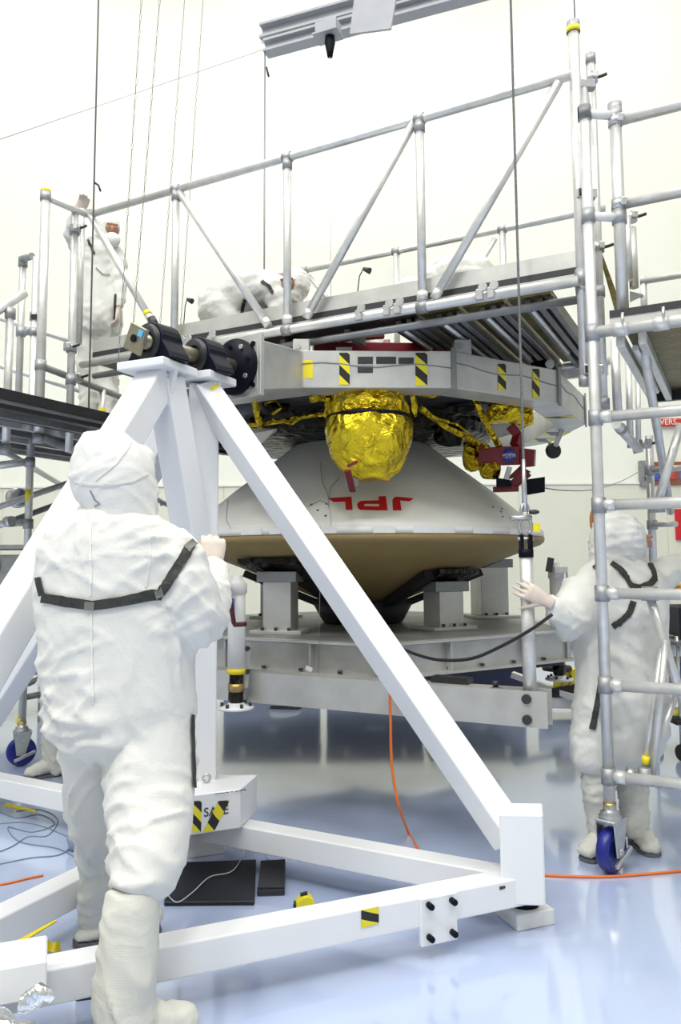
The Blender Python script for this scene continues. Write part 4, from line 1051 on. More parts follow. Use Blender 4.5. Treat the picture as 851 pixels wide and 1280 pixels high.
# ================================================================== OVERHEAD CRANE BEAM, CABLES, CHAINS
cb_ = thing('crane_beam', 'grey twin overhead crane beam high against the white wall', 'crane beam', W(430, 30, 9.0))
YC = 9.0
def ibeam(a, b, h, w_, name):
    mb = MB(); a, b = V(a), V(b)
    mb.beam(a, b, .03, h); mb.beam(a + V((0, 0, h / 2)), b + V((0, 0, h / 2)), w_, .03); mb.beam(a - V((0, 0, h / 2)), b - V((0, 0, h / 2)), w_, .03)
    return mb.build(name, M_BEAMGREY, cb_)
crd = (W(545, -12, YC - 1.2) - W(328, 45, YC)).normalized()
a1_ = W(330, 40, YC); a2_ = W(332, 60, YC - .25)
a1_ = W(328, 44, YC); 
d_cr = V((.80, -.60, 0)).normalized()
b1_ = G(520, -8, a1_.z); 
ibeam(a1_, a1_ + (b1_ - a1_) * 1.6, .16, .20, 'girder')
a2_ = W(332, 61, YC - .1); b2_ = G(520, 10, a2_.z)
ibeam(a2_, a2_ + (b2_ - a2_) * 1.6, .13, .16, 'girder')
MB().beam(a1_ + V((0, 0, -.1)), a2_ + V((0, 0, .08)), .1, .02).build('end_tie', M_LABELW, cb_)
q = W(462, 10, YC - 1.4); M_ = basis(q, (b1_ - a1_), (0, 0, 1))
MB().prism([M_ @ V(p) for p in ((-.26, -.16, -.12), (.2, -.22, -.12), (.28, .2, -.12), (-.2, .25, -.12))], M_.to_3x3() @ V((0, 0, .03))).build('gusset_plate', M_BEAMGREY, cb_)
for dx, dy in ((-.2, -.1), (-.02, -.12), (.17, -.15), (-.15, .0), (.05, .05), (.2, .0)):
    p = M_ @ V((dx, dy, -.12)); MB().tube(p, p + M_.to_3x3() @ V((0, 0, -.02)), .016, seg=6).build('bolt', M_GREY, cb_)
q = W(410, 42, YC - .8)
MB().box(q + V((0, 0, .06)), (.26, .16, .12), rz=-.4).build('trolley', M_BEAMGREY, cb_, bevel=.006); MB().box(q + V((0, 0, -.03)), (.3, .22, .02), rz=-.4).build('trolley_plate', M_BEAMGREY, cb_)
hp = MB().lathe([(.04, 0), (.055, -.02), (.06, -.1), (.04, -.2), (.03, -.26), (.001, -.26)], q + V((.02, 0, -.02)), seg=16, close=False).build('hoist_hook', M_BLACK, cb_)
ZC = ROOM['z1']
def cable(pts, r, name, label, cat, m_=M_CABLE, group=None, seg=6):
    o = MB().path(pts, r, seg=seg).build(name, m_); return tag(o, label, cat, group)
# sling on the visible lifting post
sl = thing('hoist_cable', 'steel hoist cable shackled to the clevis of the lifting post', 'cable', V((tp.x, tp.y, zc1)))
zs1 = W(658, 655, YT).z
MB().path([V((tp.x, tp.y, zs1 + .1)), V((tp.x, tp.y, ZC))], .0065, seg=8).build('wire_rope', M_CABLE, sl)
MB().tube(V((tp.x, tp.y, zs1 + .06)), V((tp.x, tp.y, zs1 + .32)), .014, .009, seg=10).build('swage_sleeve', M_STEEL, sl)
MB().path([V((tp.x + .03 * cos(a), tp.y, zs1 - .01 + .045 * sin(a))) for a in [radians(x) for x in range(-60, 245, 15)]], .009, seg=6).build('shackle', M_STEEL, sl)
MB().path([V((tp.x + .026 * cos(a) * .8, tp.y + .026 * cos(a) * .4, zs1 + .06 + .04 * sin(a))) for a in [radians(x) for x in range(0, 375, 15)]], .008, seg=6).build('shackle', M_STEEL, sl)
MB().tube(V((tp.x - .07, tp.y - .01, zs1 + .03)), V((tp.x + .03, tp.y - .01, zs1 + .03)), .012, seg=8).build('shackle_pin', M_STEEL, sl)
MB().box(V((tp.x + .05, tp.y - .02, zs1 - .02)), (.035, .01, .04)).build('yellow_tag', M_YEL, sl)
MB().ball(W(667, 640, YT), .018, sc=(1.6, 1, .7)).build('black_tag', M_LABEL, sl)
lc = thing('hoist_cable', 'dark hoist cable hanging by the worker on the walkway, with a short loose tail', 'cable', V((e2a.x, e2a.y, 1.6)))
MB().path([V((e2a.x, e2a.y, 1.6)), V((e2a.x, e2a.y, ZC))], .0062, seg=8).build('wire_rope', mat('dark_rope', (.17, .17, .16), rough=.5), lc)
zt1 = W(121, 228, 4.95).z
MB().path([V((e2a.x, e2a.y, zt1)), V((e2a.x + .03, e2a.y, zt1 - .02)), V((e2a.x + .05, e2a.y - .02, zt1 - .07))], .007, seg=6).build('loose_tail', M_BLKCABLE, lc)
q = W(331, 66, YC - .15); 
rc_ = thing('pendant_cable', 'thin grey cable hanging from the end of the crane beam', 'cable', V((q.x, q.y, 3.2)))
MB().path([q, V((q.x, q.y, 3.2))], .011, seg=6).build('wire', M_CABLE, rc_); MB().path([V((q.x + .02, q.y - .02, q.z - .2)), V((q.x + .05, q.y - .02, q.z - .32))], .014, seg=6).build('wire_clip', M_LABEL, rc_)
q = W(412, 68, YC - .8); cable([q, V((q.x, q.y, 3.6))], .005, 'pendant_cable', 'very fine pale wire hanging from the black hoist hook', 'cable', m_=mat('pale_wire', (.7, .7, .68)))
cable([W(-20, 181, 9.5), W(328, 62, 9.2)], .007, 'stay_wire', 'thin pale stay wire running down to the left from the crane beam end', 'wire', m_=mat('pale_wire', (.7, .7, .68)))
q = W(718, 15, 4.3); cable([V((q.x, q.y, q.z - .1)), V((q.x, q.y, ZC))], .004, 'stay_wire', 'fine wire rising from the top of the tall bridge end post', 'wire')
# hook line at the right
hl = thing('tag_line', 'thin dark rope with an orange wooden hook hanging beside the right tower', 'rope', W(741, 655, 4.3))
MB().path([W(738, 500, 4.3), W(741, 560, 4.3), W(742, 640, 4.3)], .005, seg=6).build('rope', M_BLKCABLE, hl)
MB().path([W(742 + 3 * cos(a), 650 + 11 * sin(a), 4.3) for a in [radians(x) for x in range(0, 375, 20)]], .011, seg=8).build('hook', M_WOOD, hl)
# chains
chs = [((177, -5), (148, 450)), ((200, -5), (163, 450)), ((231, -5), (199, 420)), ((254, -5), (226, 405))]
chlab = ['hand chain of fine links hanging left of the bearing plate, leftmost of four', 'hand chain of fine links hanging beside the walkway worker, second of four', 'hand chain of fine links passing the left bridge upright, third of four', 'hand chain of fine links passing behind the left bridge brace, last of four']
chY = [4.3, 4.3, 5.4, 5.4]
for k, (a, b) in enumerate(chs):
    A_, B_ = W(*a, chY[k]), W(*b, chY[k])
    A_ = A_ + (A_ - B_) * ((ZC - A_.z) / (A_.z - B_.z))
    L = (B_ - A_).length; n = int(L / .05); d, s, u = frame_from(B_ - A_); mb = MB()
    for i in range(n):
        c = A_ + d * (L * (i + .5) / n); sd = s if i % 2 else u
        mb.path([c + d * (.029 * cos(t)) + sd * (.0055 * sin(t)) for t in [2 * pi * kk / 6 for kk in range(7)]], .0020, seg=3)
    tag(mb.build('hoist_chain', M_CABLE), chlab[k], 'chain', 'hand chains of the overhead hoist')
q0, q1 = W(195, 545, 4.2), W(195, 670, 4.2)
mb = MB(); n = 14
for i in range(n):
    c = q0.lerp(q1, (i + .5) / n); mb.path([c + V((.01 * sin(t) * (i % 2), .01 * sin(t) * (1 - i % 2), .026 * cos(t))) for t in [2 * pi * kk / 6 for kk in range(7)]], .003, seg=3)
tag(mb.build('hoist_chain', M_CABLE), 'short chain hanging between the white stand legs', 'chain')

# ================================================================== PEOPLE
def loft(mb, secs, seg=20):
    """secs: (centre, rx, ry, side) elliptical sections, closed at both ends"""
    n = len(secs); rings = []
    for i, s in enumerate(secs):
        c, rx, ry = V(s[0]), s[1], s[2]
        side = V(s[3]) if len(s) > 3 and s[3] is not None else V((1, 0, 0))
        t = (V(secs[min(i + 1, n - 1)][0]) - V(secs[max(i - 1, 0)][0])).normalized()
        side = side - t * side.dot(t)
        if side.length < .15: side = V((0, 0, 1)) - t * t.z
        side.normalize(); oth = t.cross(side)
        rings.append([c + side * (rx * cos(2 * pi * k / seg)) + oth * (ry * sin(2 * pi * k / seg)) for k in range(seg)])
    vs = [q for R in rings for q in R]
    fs = [(i * seg + k, i * seg + (k + 1) % seg, (i + 1) * seg + (k + 1) % seg, (i + 1) * seg + k) for i in range(n - 1) for k in range(seg)]
    fs += [tuple(reversed(range(seg))), tuple(range((n - 1) * seg, n * seg))]
    mb.add(vs, fs, True); return mb
def px_secs(rows, ryk=1.0, side=None):
    """rows: (px, py, half width px, Y, ry m or None)"""
    out = []
    for r in rows:
        c = W(r[0], r[1], r[3]); rx = r[2] * MPP(r[3]) * 1.02
        out.append((c, rx, (r[4] if len(r) > 4 and r[4] else rx * ryk), side))
    return out
FOLDS = ((.0, 1.0, 3.3), (.6, .8, 7.1), (-.6, .8, 11.7), (.9, .43, 17.2))
def remesh(name, mb, m, parent, voxel, smooth=4, amp=0.0, freq=9.0, seed=0, stretch=(1, 1, 1), zones=(), flr=None):
    o = mb.build('tmp_' + name, m, parent)
    md = o.modifiers.new('r', 'REMESH'); md.mode = 'VOXEL'; md.voxel_size = voxel
    dg = bpy.context.evaluated_depsgraph_get(); dg.update()
    me = bpy.data.meshes.new_from_object(o.evaluated_get(dg))
    old = o.data; off = ORG[o.name]
    bpy.data.objects.remove(o); bpy.data.meshes.remove(old)
    bm = bmesh.new(); bm.from_mesh(me)
    for _ in range(smooth):
        bmesh.ops.smooth_vert(bm, verts=bm.verts, factor=.5, use_axis_x=True, use_axis_y=True, use_axis_z=True)
    if amp:
        bm.normal_update(); so = V((seed * 5.1, seed * 2.7, seed * 8.3))
        mv = []
        for v in bm.verts:
            p = v.co + off
            wv = noise.noise_vector(p * 2.6 + so) * .09
            pw = p + wv
            tot = noise.noise(p * 3.1 + so) * .9
            for li, (bx, bz, mo) in enumerate(FOLDS):
                u_ = pw.x * bx + pw.z * bz + pw.y * .35; l_ = -pw.x * bz + pw.z * bx
                n1 = noise.noise(V((u_ * freq * 2.3, l_ * freq * .62, pw.y * freq * .8 + mo)) + so)
                rg = max(0.0, 1 - abs(n1) * 2.6); rg = rg * rg
                mk = noise.noise(p * 3.4 + so * 1.7 + V((mo, mo * 2, 0))) * 1.8 + .25
                tot += rg * min(1.0, max(0.0, mk)) * 2.2
            k = 1.0
            for (zc, zr, g) in zones:
                d = abs(p.z - zc)
                if d < zr: k += g * (1 - d / zr)
            d = tot - .4
            mv.append(v.normal * (amp * k * d))
        for v, d in zip(bm.verts, mv): v.co += d
    if flr is not None:
        for v in bm.verts: v.co.z = max(v.co.z, flr - off.z)
    for f in bm.faces: f.smooth = True
    bm.to_mesh(me); bm.free()
    me.name = name; me.materials.clear(); me.materials.append(m)
    ob = bpy.data.objects.new(name, me); COL.objects.link(ob); ob.parent = parent; ORG[ob.name] = off
    return ob
def hand(parent, wrist, fdir, pnorm, size=1.0, curl=.7, thumb=1, spread=.0, voxel=.005, m_=None):
    wrist = V(wrist); fd = V(fdir).normalized(); pn = V(pnorm); pn = (pn - fd * pn.dot(fd)).normalized(); wd = fd.cross(pn) * thumb
    mb = MB(); k = size
    loft(mb, [(wrist - fd * .03 * k, .030 * k, .023 * k, wd), (wrist, .029 * k, .022 * k, wd), (wrist + fd * .045 * k, .040 * k, .019 * k, wd), (wrist + fd * .09 * k, .043 * k, .016 * k, wd), (wrist + fd * .103 * k, .036 * k, .012 * k, wd)], seg=14)
    def chain_(p, d, lens, rads, cv):
        ax_ = d.cross(pn).normalized() if abs(d.dot(pn)) < .95 else wd
        pts = [p]; 
        for i, L in enumerate(lens):
            d = Matrix.Rotation(cv[i], 3, ax_) @ d; p = p + d * L; pts.append(p)
        path = []; rr = []
        for i in range(len(pts) - 1):
            for t in (0, .5):
                path.append(pts[i].lerp(pts[i + 1], t)); rr.append(rads[i] + (rads[i + 1] - rads[i]) * t)
        path.append(pts[-1]); rr.append(rads[-1] * .8)
        mb.path(path, 0, seg=9, rad=rr)
        mb.ball(pts[-1], rads[-1] * .85, seg=8)
    for i, (o_, L) in enumerate(((-.033, .92), (-.0115, 1.06), (.0115, 1.0), (.032, .8))):
        base = wrist + fd * (.092 - .004 * abs(i - 1.5)) * k - wd * o_ * k
        d = (fd - wd * o_ * spread * 6).normalized()
        chain_(base, d, [.043 * L * k, .028 * L * k, .022 * L * k], [.0098 * k, .009 * k, .008 * k, .007 * k], [curl * .8, curl * 1.1, curl * .8])
    tb_ = wrist + fd * .03 * k + wd * .030 * k
    chain_(tb_, (fd * .75 + wd * .75 + pn * .2).normalized(), [.038 * k, .032 * k, .024 * k], [.013 * k, .011 * k, .0095 * k, .008 * k], [curl * .3, curl * .5, curl * .4])
    return remesh('glove', mb, m_ or M_GLOVE, parent, voxel, smooth=2)
def foot(parent, heel, toe, w_=.05, h_=.055, seed=0, sole=True):
    heel, toe = V(heel), V(toe); heel.z = toe.z = 0; d = (toe - heel); L = d.length; d.normalize()
    sd = V((d.y, -d.x, 0)); mb = MB()
    pts = [(-.04, .7, .75), (.0, .95, 1.0), (.25, 1.05, 1.15), (.5, 1.05, 1.0), (.75, 1.1, .75), (.93, .9, .55), (1.02, .45, .32)]
    loft(mb, [(heel + d * L * t + V((0, 0, .012 + h_ * b_)), w_ * a_, h_ * b_, sd) for t, a_, b_ in pts], seg=16)
    f_ = remesh('shoe_cover', mb, M_BOOT, parent, .012, smooth=3, amp=.004, freq=22, seed=seed)
    if sole:
        ol = []
        for t, a_ in ((-.05, .5), (.0, .9), (.3, .95), (.7, 1.08), (.95, .8), (1.03, .35)): ol.append((t, a_))
        poly = [heel + d * L * t + sd * w_ * a_ * 1.02 for t, a_ in ol] + [heel + d * L * t - sd * w_ * a_ * 1.02 for t, a_ in reversed(ol)]
        MB().prism([q + V((0, 0, .003)) for q in poly], V((0, 0, .014))).build('sole', M_SOLE, parent)
    return f_
def face(parent, c, look, s=1.0, up=V((0, 0, 1))):
    """upper face seen in the hood opening: brow, eyes, nose bridge, cheeks"""
    c = V(c); lk = V(look).normalized(); up = (V(up) - lk * V(up).dot(lk)).normalized(); rt_ = lk.cross(up)
    Mx = Matrix((rt_, lk, up)).transposed()
    mb = MB(); mb.ball(c, .085 * s, seg=20, sc=(.80, 1.0, .72), M=Mx)
    mb.ball(c + lk * .078 * s - up * .012 * s, .020 * s, seg=10, sc=(.7, 1.1, 1.5), M=Mx)
    mb.ball(c + lk * .066 * s + up * .034 * s, .03 * s, seg=10, sc=(1.9, .7, .4), M=Mx)
    f_ = remesh('face', mb, M_SKIN, parent, .006 * s, smooth=2)
    for sx in (-1, 1):
        q = c + lk * .072 * s + rt_ * sx * .031 * s + up * .014 * s
        MB().ball(q, .0105 * s, seg=10, sc=(1.2, .8, .7), M=Mx).build('eye', M_LABELW, f_)
        MB().ball(q + lk * .006 * s, .0055 * s, seg=8).build('iris', M_LABEL, f_)
        MB().ball(q + up * .016 * s + lk * .002 * s, .012 * s, seg=8, sc=(1.6, .5, .3), M=Mx).build('eyebrow', M_LABEL, f_)
    return f_
def sleeve(mb, rows): return loft(mb, px_secs(rows), seg=16)

# ---------------------------------------------------------------- near worker, back view
np_ = thing('person', 'person in a white hooded cleanroom suit with black back strap, straddling the white beam', 'person', (-.66, 2.66, 0), None)
mb = MB(); Yt = 2.66
loft(mb, px_secs([(147, 636, 36, Yt, .10), (146, 648, 60, Yt, .125), (145, 662, 82, Yt, .14), (145, 690, 96, Yt, .165), (144, 730, 97, Yt, .175), (144, 765, 96, Yt, .175), (150, 830, 91, Yt, .18), (156, 885, 87, Yt, .18), (160, 912, 83, Yt, .165), (161, 928, 72, Yt, .14), (161, 940, 52, Yt, .10)]), seg=32)
loft(mb, px_secs([(194, 895, 46, 2.65), (189, 950, 54, 2.63), (188, 995, 53, 2.59), (188, 1030, 51, 2.54), (186, 1068, 48, 2.48), (181, 1095, 43, 2.42), (176, 1112, 36, 2.40), (172, 1124, 27, 2.39)]), seg=22)
loft(mb, px_secs([(112, 895, 40, 2.67), (111, 950, 33, 2.71), (112, 995, 28, 2.78), (114, 1030, 25, 2.85), (117, 1066, 20, 2.93), (118, 1084, 17, 2.96)]), seg=20)
sleeve(mb, [(214, 678, 28, 2.66), (226, 702, 34, 2.63), (234, 740, 36, 2.62), (243, 775, 37, 2.65), (247, 797, 28, 2.68)])
sleeve(mb, [(246, 796, 27, 2.68), (250, 775, 34, 2.71), (257, 750, 31, 2.77), (263, 725, 25, 2.85), (266, 706, 17, 2.91)])
sleeve(mb, [(76, 685, 26, 2.68), (68, 730, 27, 2.72), (74, 775, 26, 2.80), (84, 798, 22, 2.86)]); sleeve(mb, [(84, 798, 22, 2.86), (110, 785, 21, 2.94), (145, 765, 16, 3.0)])
zk = W(150, 1075, Yt).z; zh = W(150, 960, Yt).z
suit = remesh('suit', mb, M_SUIT, np_, .011, smooth=7, amp=.0046, freq=7.2, seed=3, stretch=(1, 1, 1.15), zones=((zh + .12, .32, .9), (zk, .26, 1.1)))
plabel(suit, 'white fabric coverall')
mb = MB()
loft(mb, px_secs([(140, 541, 12, Yt, .035), (139, 548, 30, Yt, .075), (138, 560, 42, Yt, .105), (139, 578, 49, Yt, .125), (141, 597, 52, Yt, .135), (143, 606, 51, Yt, .135), (149, 622, 46, Yt, .13), (151, 638, 42, Yt, .12), (149, 656, 44, Yt, .11)]), seg=26)
mb.ball(W(176, 615, 2.76), .068, sc=(.8, 1, 1.15)); mb.ball(W(172, 575, 2.72), .06)
hood = remesh('hood', mb, M_HOOD, np_, .010, smooth=5, amp=.0055, freq=7, seed=8)
bvn = world_bvh([hood])
ribbon('seam', bvn, [(93, 602), (115, 606), (140, 606), (165, 602), (185, 592)], M_SUIT, hood, hw=1.3, off=.0, th=.004)
ribbon('seam', bvn, [(120, 600), (145, 580), (160, 560), (165, 550)], M_SUIT, hood, hw=1.0, off=.0, th=.003)
ribbon('drawstring', bvn, [(113, 613), (119, 625), (125, 630), (118, 633)], M_WIRE, hood, hw=.7, off=.001, th=.002)
mb = MB()
loft(mb, px_secs([(167, 1112, 31, 2.39), (165, 1130, 33, 2.38), (162, 1165, 34, 2.37), (160, 1205, 35, 2.365), (157, 1240, 36, 2.365), (156, 1265, 36, 2.365), (156, 1295, 30, 2.365)]), seg=20)
h0 = W(156, 1262, 2.365)
fdv = V((.80, .42, 0)).normalized(); fsd = V((-fdv.y, fdv.x, 0)); fh = V((h0.x, 2.365, 0))
loft(mb, [(fh + fdv * t + V((0, 0, z)), w_, h_, fsd) for t, z, w_, h_ in ((-.06, .05, .045, .04), (.02, .065, .06, .062), (.12, .056, .060, .053), (.18, .045, .052, .042), (.215, .032, .03, .024))], seg=16)
remesh('boot', mb, M_BOOT, np_, .011, smooth=5, amp=.007, freq=6, seed=5, flr=.004)
mb = MB()
loft(mb, px_secs([(118, 1078, 16, 2.96), (118, 1110, 17, 3.0), (117, 1145, 17, 3.05), (118, 1168, 17, 3.08), (118, 1178, 14, 3.08)]), seg=18)
remesh('boot', mb, M_BOOT, np_, .011, smooth=3, amp=.004, freq=10, seed=6, flr=.004)
foot(np_, G(196, 1164), G(94, 1182), w_=.048, h_=.04, seed=2)
bvn = world_bvh([suit])
for pts, hw in (([(49, 722), (51, 733), (54, 744)], 3.0), ([(54, 747), (90, 753), (116, 757), (150, 752), (198, 743)], 6.2), ([(196, 746), (206, 735), (222, 710), (238, 682)], 6.0)):
    ribbon('harness_strap', bvn, pts, M_STRAP, np_, hw=hw)
for pts in ([(107, 757), (119, 758)], [(193, 745), (204, 740)], [(232, 688), (242, 678)]):
    ribbon('buckle', bvn, pts, mat('strap_stitch', (.16, .16, .14)), np_, hw=5.4, off=.010, th=.002, sub=3)
ribbon('side_zip', bvn, [(239, 893), (239, 920), (240, 950), (241, 985)], M_STRAP, np_, hw=1.6)
ribbon('back_seam', bvn, [(113, 660), (114, 720), (113, 745)], M_HOOD, np_, hw=1.1, off=.0, th=.0035)
ribbon('back_seam', bvn, [(114, 766), (115, 820), (116, 880)], M_HOOD, np_, hw=1.1, off=.0, th=.0035)
ribbon('side_seam', bvn, [(186, 660), (187, 700), (182, 735)], M_HOOD, np_, hw=1.0, off=.0, th=.0035)
hand(np_, W(263, 713, 2.93), W(267, 676, 2.97) - W(263, 713, 2.93), V((-.25, 1, .0)), size=1.2, curl=.85, thumb=1)

# ---------------------------------------------------------------- right worker
Yr = 3.9
rw = thing('person', 'person in a white cleanroom suit and black safety harness behind the right tower', 'person', (1.39, Yr, 0))
mb = MB()
loft(mb, px_secs([(768, 690, 20, Yr, .08), (769, 702, 36, Yr, .11), (770, 718, 52, Yr, .135), (773, 742, 60, Yr, .155), (776, 775, 57, Yr, .165), (777, 820, 55, Yr, .175), (776, 870, 55, Yr, .18), (772, 912, 55, Yr, .175), (766, 942, 51, Yr, .16), (765, 958, 38, Yr, .12)]), seg=28)
loft(mb, px_secs([(744, 925, 31, 3.88), (742, 955, 29, 3.87), (741, 966, 21, 3.87)]), seg=18); loft(mb, px_secs([(790, 925, 28, 3.98), (788, 958, 24, 3.98), (788, 970, 17, 3.98)]), seg=18)
sleeve(mb, [(728, 728, 22, 3.9), (723, 755, 28, 3.86), (718, 780, 27, 3.83), (716, 792, 18, 3.82)]); sleeve(mb, [(718, 783, 22, 3.82), (706, 770, 19, 3.78), (694, 758, 14, 3.74), (687, 753, 10, 3.72)])
sleeve(mb, [(810, 732, 20, 3.94), (830, 718, 20, 4.02), (848, 707, 16, 4.12), (856, 704, 12, 4.16)]); sleeve(mb, [(855, 704, 13, 4.16), (842, 716, 12, 4.24), (834, 726, 9, 4.28)])
suit2 = remesh('suit', mb, M_SUIT, rw, .014, smooth=6, amp=.0058, freq=6.2, seed=11, zones=((.45, .3, .8), (1.0, .2, .4)))
mb = MB()
loft(mb, px_secs([(777, 641, 8, Yr, .03), (776, 647, 22, Yr, .075), (774, 658, 31, Yr, .10), (772, 672, 35, Yr, .12), (770, 686, 34, Yr, .12), (769, 700, 32, Yr, .10), (769, 712, 36, Yr, .10)]), seg=22)
hood2 = remesh('hood', mb, M_HOOD, rw, .011, smooth=4, amp=.005, freq=10, seed=13)
mb = MB().ball(W(803, 688, 3.97), .048, sc=(.6, .9, 1.5)); remesh('face_mask', mb, M_HOOD, rw, .009, smooth=2, amp=.003, freq=18)
face(rw, W(797, 676, 3.95), (1, .1, -.1), s=.8)
for k, rows in enumerate(([(746, 955, 17, 3.87), (747, 985, 18, 3.87), (750, 1020, 16, 3.87), (751, 1045, 15, 3.87), (751, 1058, 13, 3.87)], [(788, 955, 16, 3.98), (790, 990, 17, 3.98), (793, 1025, 15, 3.97), (794, 1045, 13, 3.96)])):
    mb = MB(); loft(mb, px_secs(rows), seg=16); remesh('boot', mb, M_BOOT, rw, .012, smooth=3, amp=.005, freq=10, seed=20 + k, flr=.004)
foot(rw, G(757, 1066), G(722, 1066) + V((0, -.12, 0)), w_=.052, h_=.05, seed=3); foot(rw, G(795, 1052), G(800, 1062) + V((.03, -.1, 0)), w_=.048, h_=.045, seed=4)
bvn = world_bvh([suit2])
for pts, hw in (([(764, 704), (775, 712), (783, 722), (789, 733)], 3.2), ([(787, 733), (800, 734), (812, 730), (818, 722)], 4.0), ([(818, 724), (815, 712), (810, 703)], 2.6), ([(791, 752), (787, 765), (778, 775), (766, 784)], 4.0), ([(742, 711), (748, 706), (754, 704)], 2.0), ([(752, 852), (748, 875), (744, 895), (741, 912)], 3.6)):
    ribbon('harness_strap', bvn, pts, M_STRAP, rw, hw=hw)
hand(rw, W(684, 752, 3.71), W(655, 736, 3.72) - W(684, 752, 3.71), V((-.05, 1, .05)), size=1.02, curl=.4, thumb=1, spread=.5)
hand(rw, W(836, 725, 4.27), W(824, 738, 4.33) - W(836, 725, 4.27), V((-.5, .6, -.3)), size=1.0, curl=.8, thumb=-1)

# ---------------------------------------------------------------- walkway worker, top left
Yu = 5.98
uw = thing('person', 'person in a white cleanroom suit standing on the left walkway with raised hand', 'person', W(122, 545, Yu))
mb = MB()
loft(mb, px_secs([(131, 300, 10, Yu, .07), (126, 308, 20, Yu, .1), (123, 322, 25, Yu, .13), (122, 345, 25, Yu, .14), (123, 375, 25, Yu, .15), (124, 400, 26, Yu, .155), (124, 418, 24, Yu, .13)]), seg=22)
zfoot = zw + .03
for rows in ([(114, 412, 14, Yu), (111, 450, 13, Yu), (110, 500, 11, Yu), (109, 530, 9, Yu)], [(135, 412, 14, Yu + .02), (136, 450, 13, Yu + .02), (136, 500, 11, Yu + .02), (136, 530, 9, Yu)]): loft(mb, px_secs(rows), seg=14)
sleeve(mb, [(106, 312, 9, Yu), (94, 306, 10, Yu - .08), (89, 290, 10, Yu - .15), (93, 274, 8, Yu - .22), (97, 267, 6, Yu - .25)]); sleeve(mb, [(144, 312, 9, Yu), (149, 335, 10, Yu - .03), (150, 364, 9, Yu - .08), (148, 386, 7, Yu - .12)])
suit3 = remesh('suit', mb, M_SUIT, uw, .02, smooth=4, amp=.008, freq=7, seed=21)
mb = MB(); loft(mb, px_secs([(137, 268, 5, Yu, .03), (136, 273, 12, Yu, .08), (134, 282, 15, Yu, .11), (133, 293, 14, Yu, .11), (130, 304, 14, Yu, .1)]), seg=18)
remesh('hood', mb, M_HOOD, uw, .014, smooth=3, amp=.004, freq=11)
face(uw, W(139.5, 287, Yu - .055), (.4, -1, -.2), s=.88)
mb = MB().ball(W(140, 300, Yu - .10), .07, sc=(1, .8, .9)); remesh('face_mask', mb, M_HOOD, uw, .012, smooth=2)
bvn = world_bvh([suit3])
ribbon('harness_strap', bvn, [(110, 300), (114, 308), (118, 318)], M_STRAP, uw, hw=1.5); ribbon('pocket_zip', bvn, [(145, 368), (144, 385), (142, 400)], M_STRAP, uw, hw=1.2)
ribbon('harness_strap', bvn, [(120, 335), (128, 343), (138, 344)], M_WIRE, uw, hw=.7)
hand(uw, W(97, 267, Yu - .25), W(104, 253, Yu - .28) - W(97, 267, Yu - .25), V((.2, -1, -.2)), size=1.1, curl=.6, voxel=.007)
hand(uw, W(148, 388, Yu - .12), V((-.05, -.1, -1)), V((-1, 0, 0)), size=.92, curl=.5, voxel=.007)
for px in (109, 136):
    q = W(px, 530, Yu); q.z = zfoot
    mb = MB(); loft(mb, [(q + V((0, .08, .045)), .04, .04), (q + V((0, 0, .06)), .05, .055), (q + V((0, -.1, .045)), .048, .04), (q + V((0, -.17, .03)), .03, .02)], seg=12); remesh('shoe_cover', mb, M_BOOT, uw, .014, smooth=2)

# ---------------------------------------------------------------- workers on the bridge
zdk = zbar + .03
def dk(p, z): return V((p.x, p.y, zdk + z))
kw = thing('person', 'person in white suit and hood crouching on the bridge, face towards the camera', 'person', dk(W(310, 380, 5.3), 0))
Yk = 5.3
mb = MB(); SZ = V((0, 0, 1))
hipc = W(272, 384, Yk + .05); sh = W(338, 362, Yk)
loft(mb, [(hipc + V((-.12, 0, -.03)), .12, .11, SZ), (hipc, .17, .16, SZ), (W(300, 372, Yk), .17, .17, SZ), (W(325, 364, Yk), .165, .19, SZ), (W(345, 360, Yk), .11, .15, SZ), (W(356, 358, Yk), .08, .08, SZ)], seg=20)
for dy in (-.1, .12):
    kn = dk(W(300, 390, Yk + dy), .115); an = dk(W(225, 395, Yk + dy), .085)
    loft(mb, [(hipc + V((0, dy, 0)), .11, .11), (hipc.lerp(kn, .5) + V((0, dy * .5, 0)), .10, .10), (kn, .085, .085)], seg=14); loft(mb, [(kn, .085, .085), (kn.lerp(an, .5), .075, .075), (an, .055, .055)], seg=14)
    el = W(350, 385, Yk + dy * 1.6); hd = dk(W(362, 395, Yk - .05 + dy * 1.1), .12)
    loft(mb, [(sh + V((0, dy * 1.5, -.02)), .085, .085), (el, .07, .07)], seg=12); loft(mb, [(el, .07, .07), (hd, .045, .045)], seg=12)
suit4 = remesh('suit', mb, M_SUIT, kw, .02, smooth=4, amp=.008, freq=7, seed=31)
mb = MB().ball(W(369, 356, Yk), .118, seg=20, sc=(.85, .9, 1.0)); mb.ball(W(364, 372, Yk), .085, seg=14)
remesh('hood', mb, M_HOOD, kw, .013, smooth=3, amp=.004, freq=11, seed=3)
face(kw, W(363, 356, Yk - .045), (-.35, -1, -.25), s=1.0)
bvn = world_bvh([suit4]); ribbon('harness_strap', bvn, [(327, 352), (336, 358), (341, 367)], M_STRAP, kw, hw=1.8); ribbon('harness_strap', bvn, [(306, 374), (303, 384), (302, 392)], M_STRAP, kw, hw=2.2)
for dy in (-.1, .12): hand(kw, dk(W(362, 395, Yk - .05 + dy * 1.1), .12), V((.8, -.1, -.5)), V((0, 0, -1)), curl=.3, voxel=.008)
bw = thing('person', 'person in a white suit bent double on the bridge, only the back showing', 'person', dk(W(565, 345, 5.0), 0))
mb = MB(); Yb = 5.0
hipc = W(598, 345, Yb)
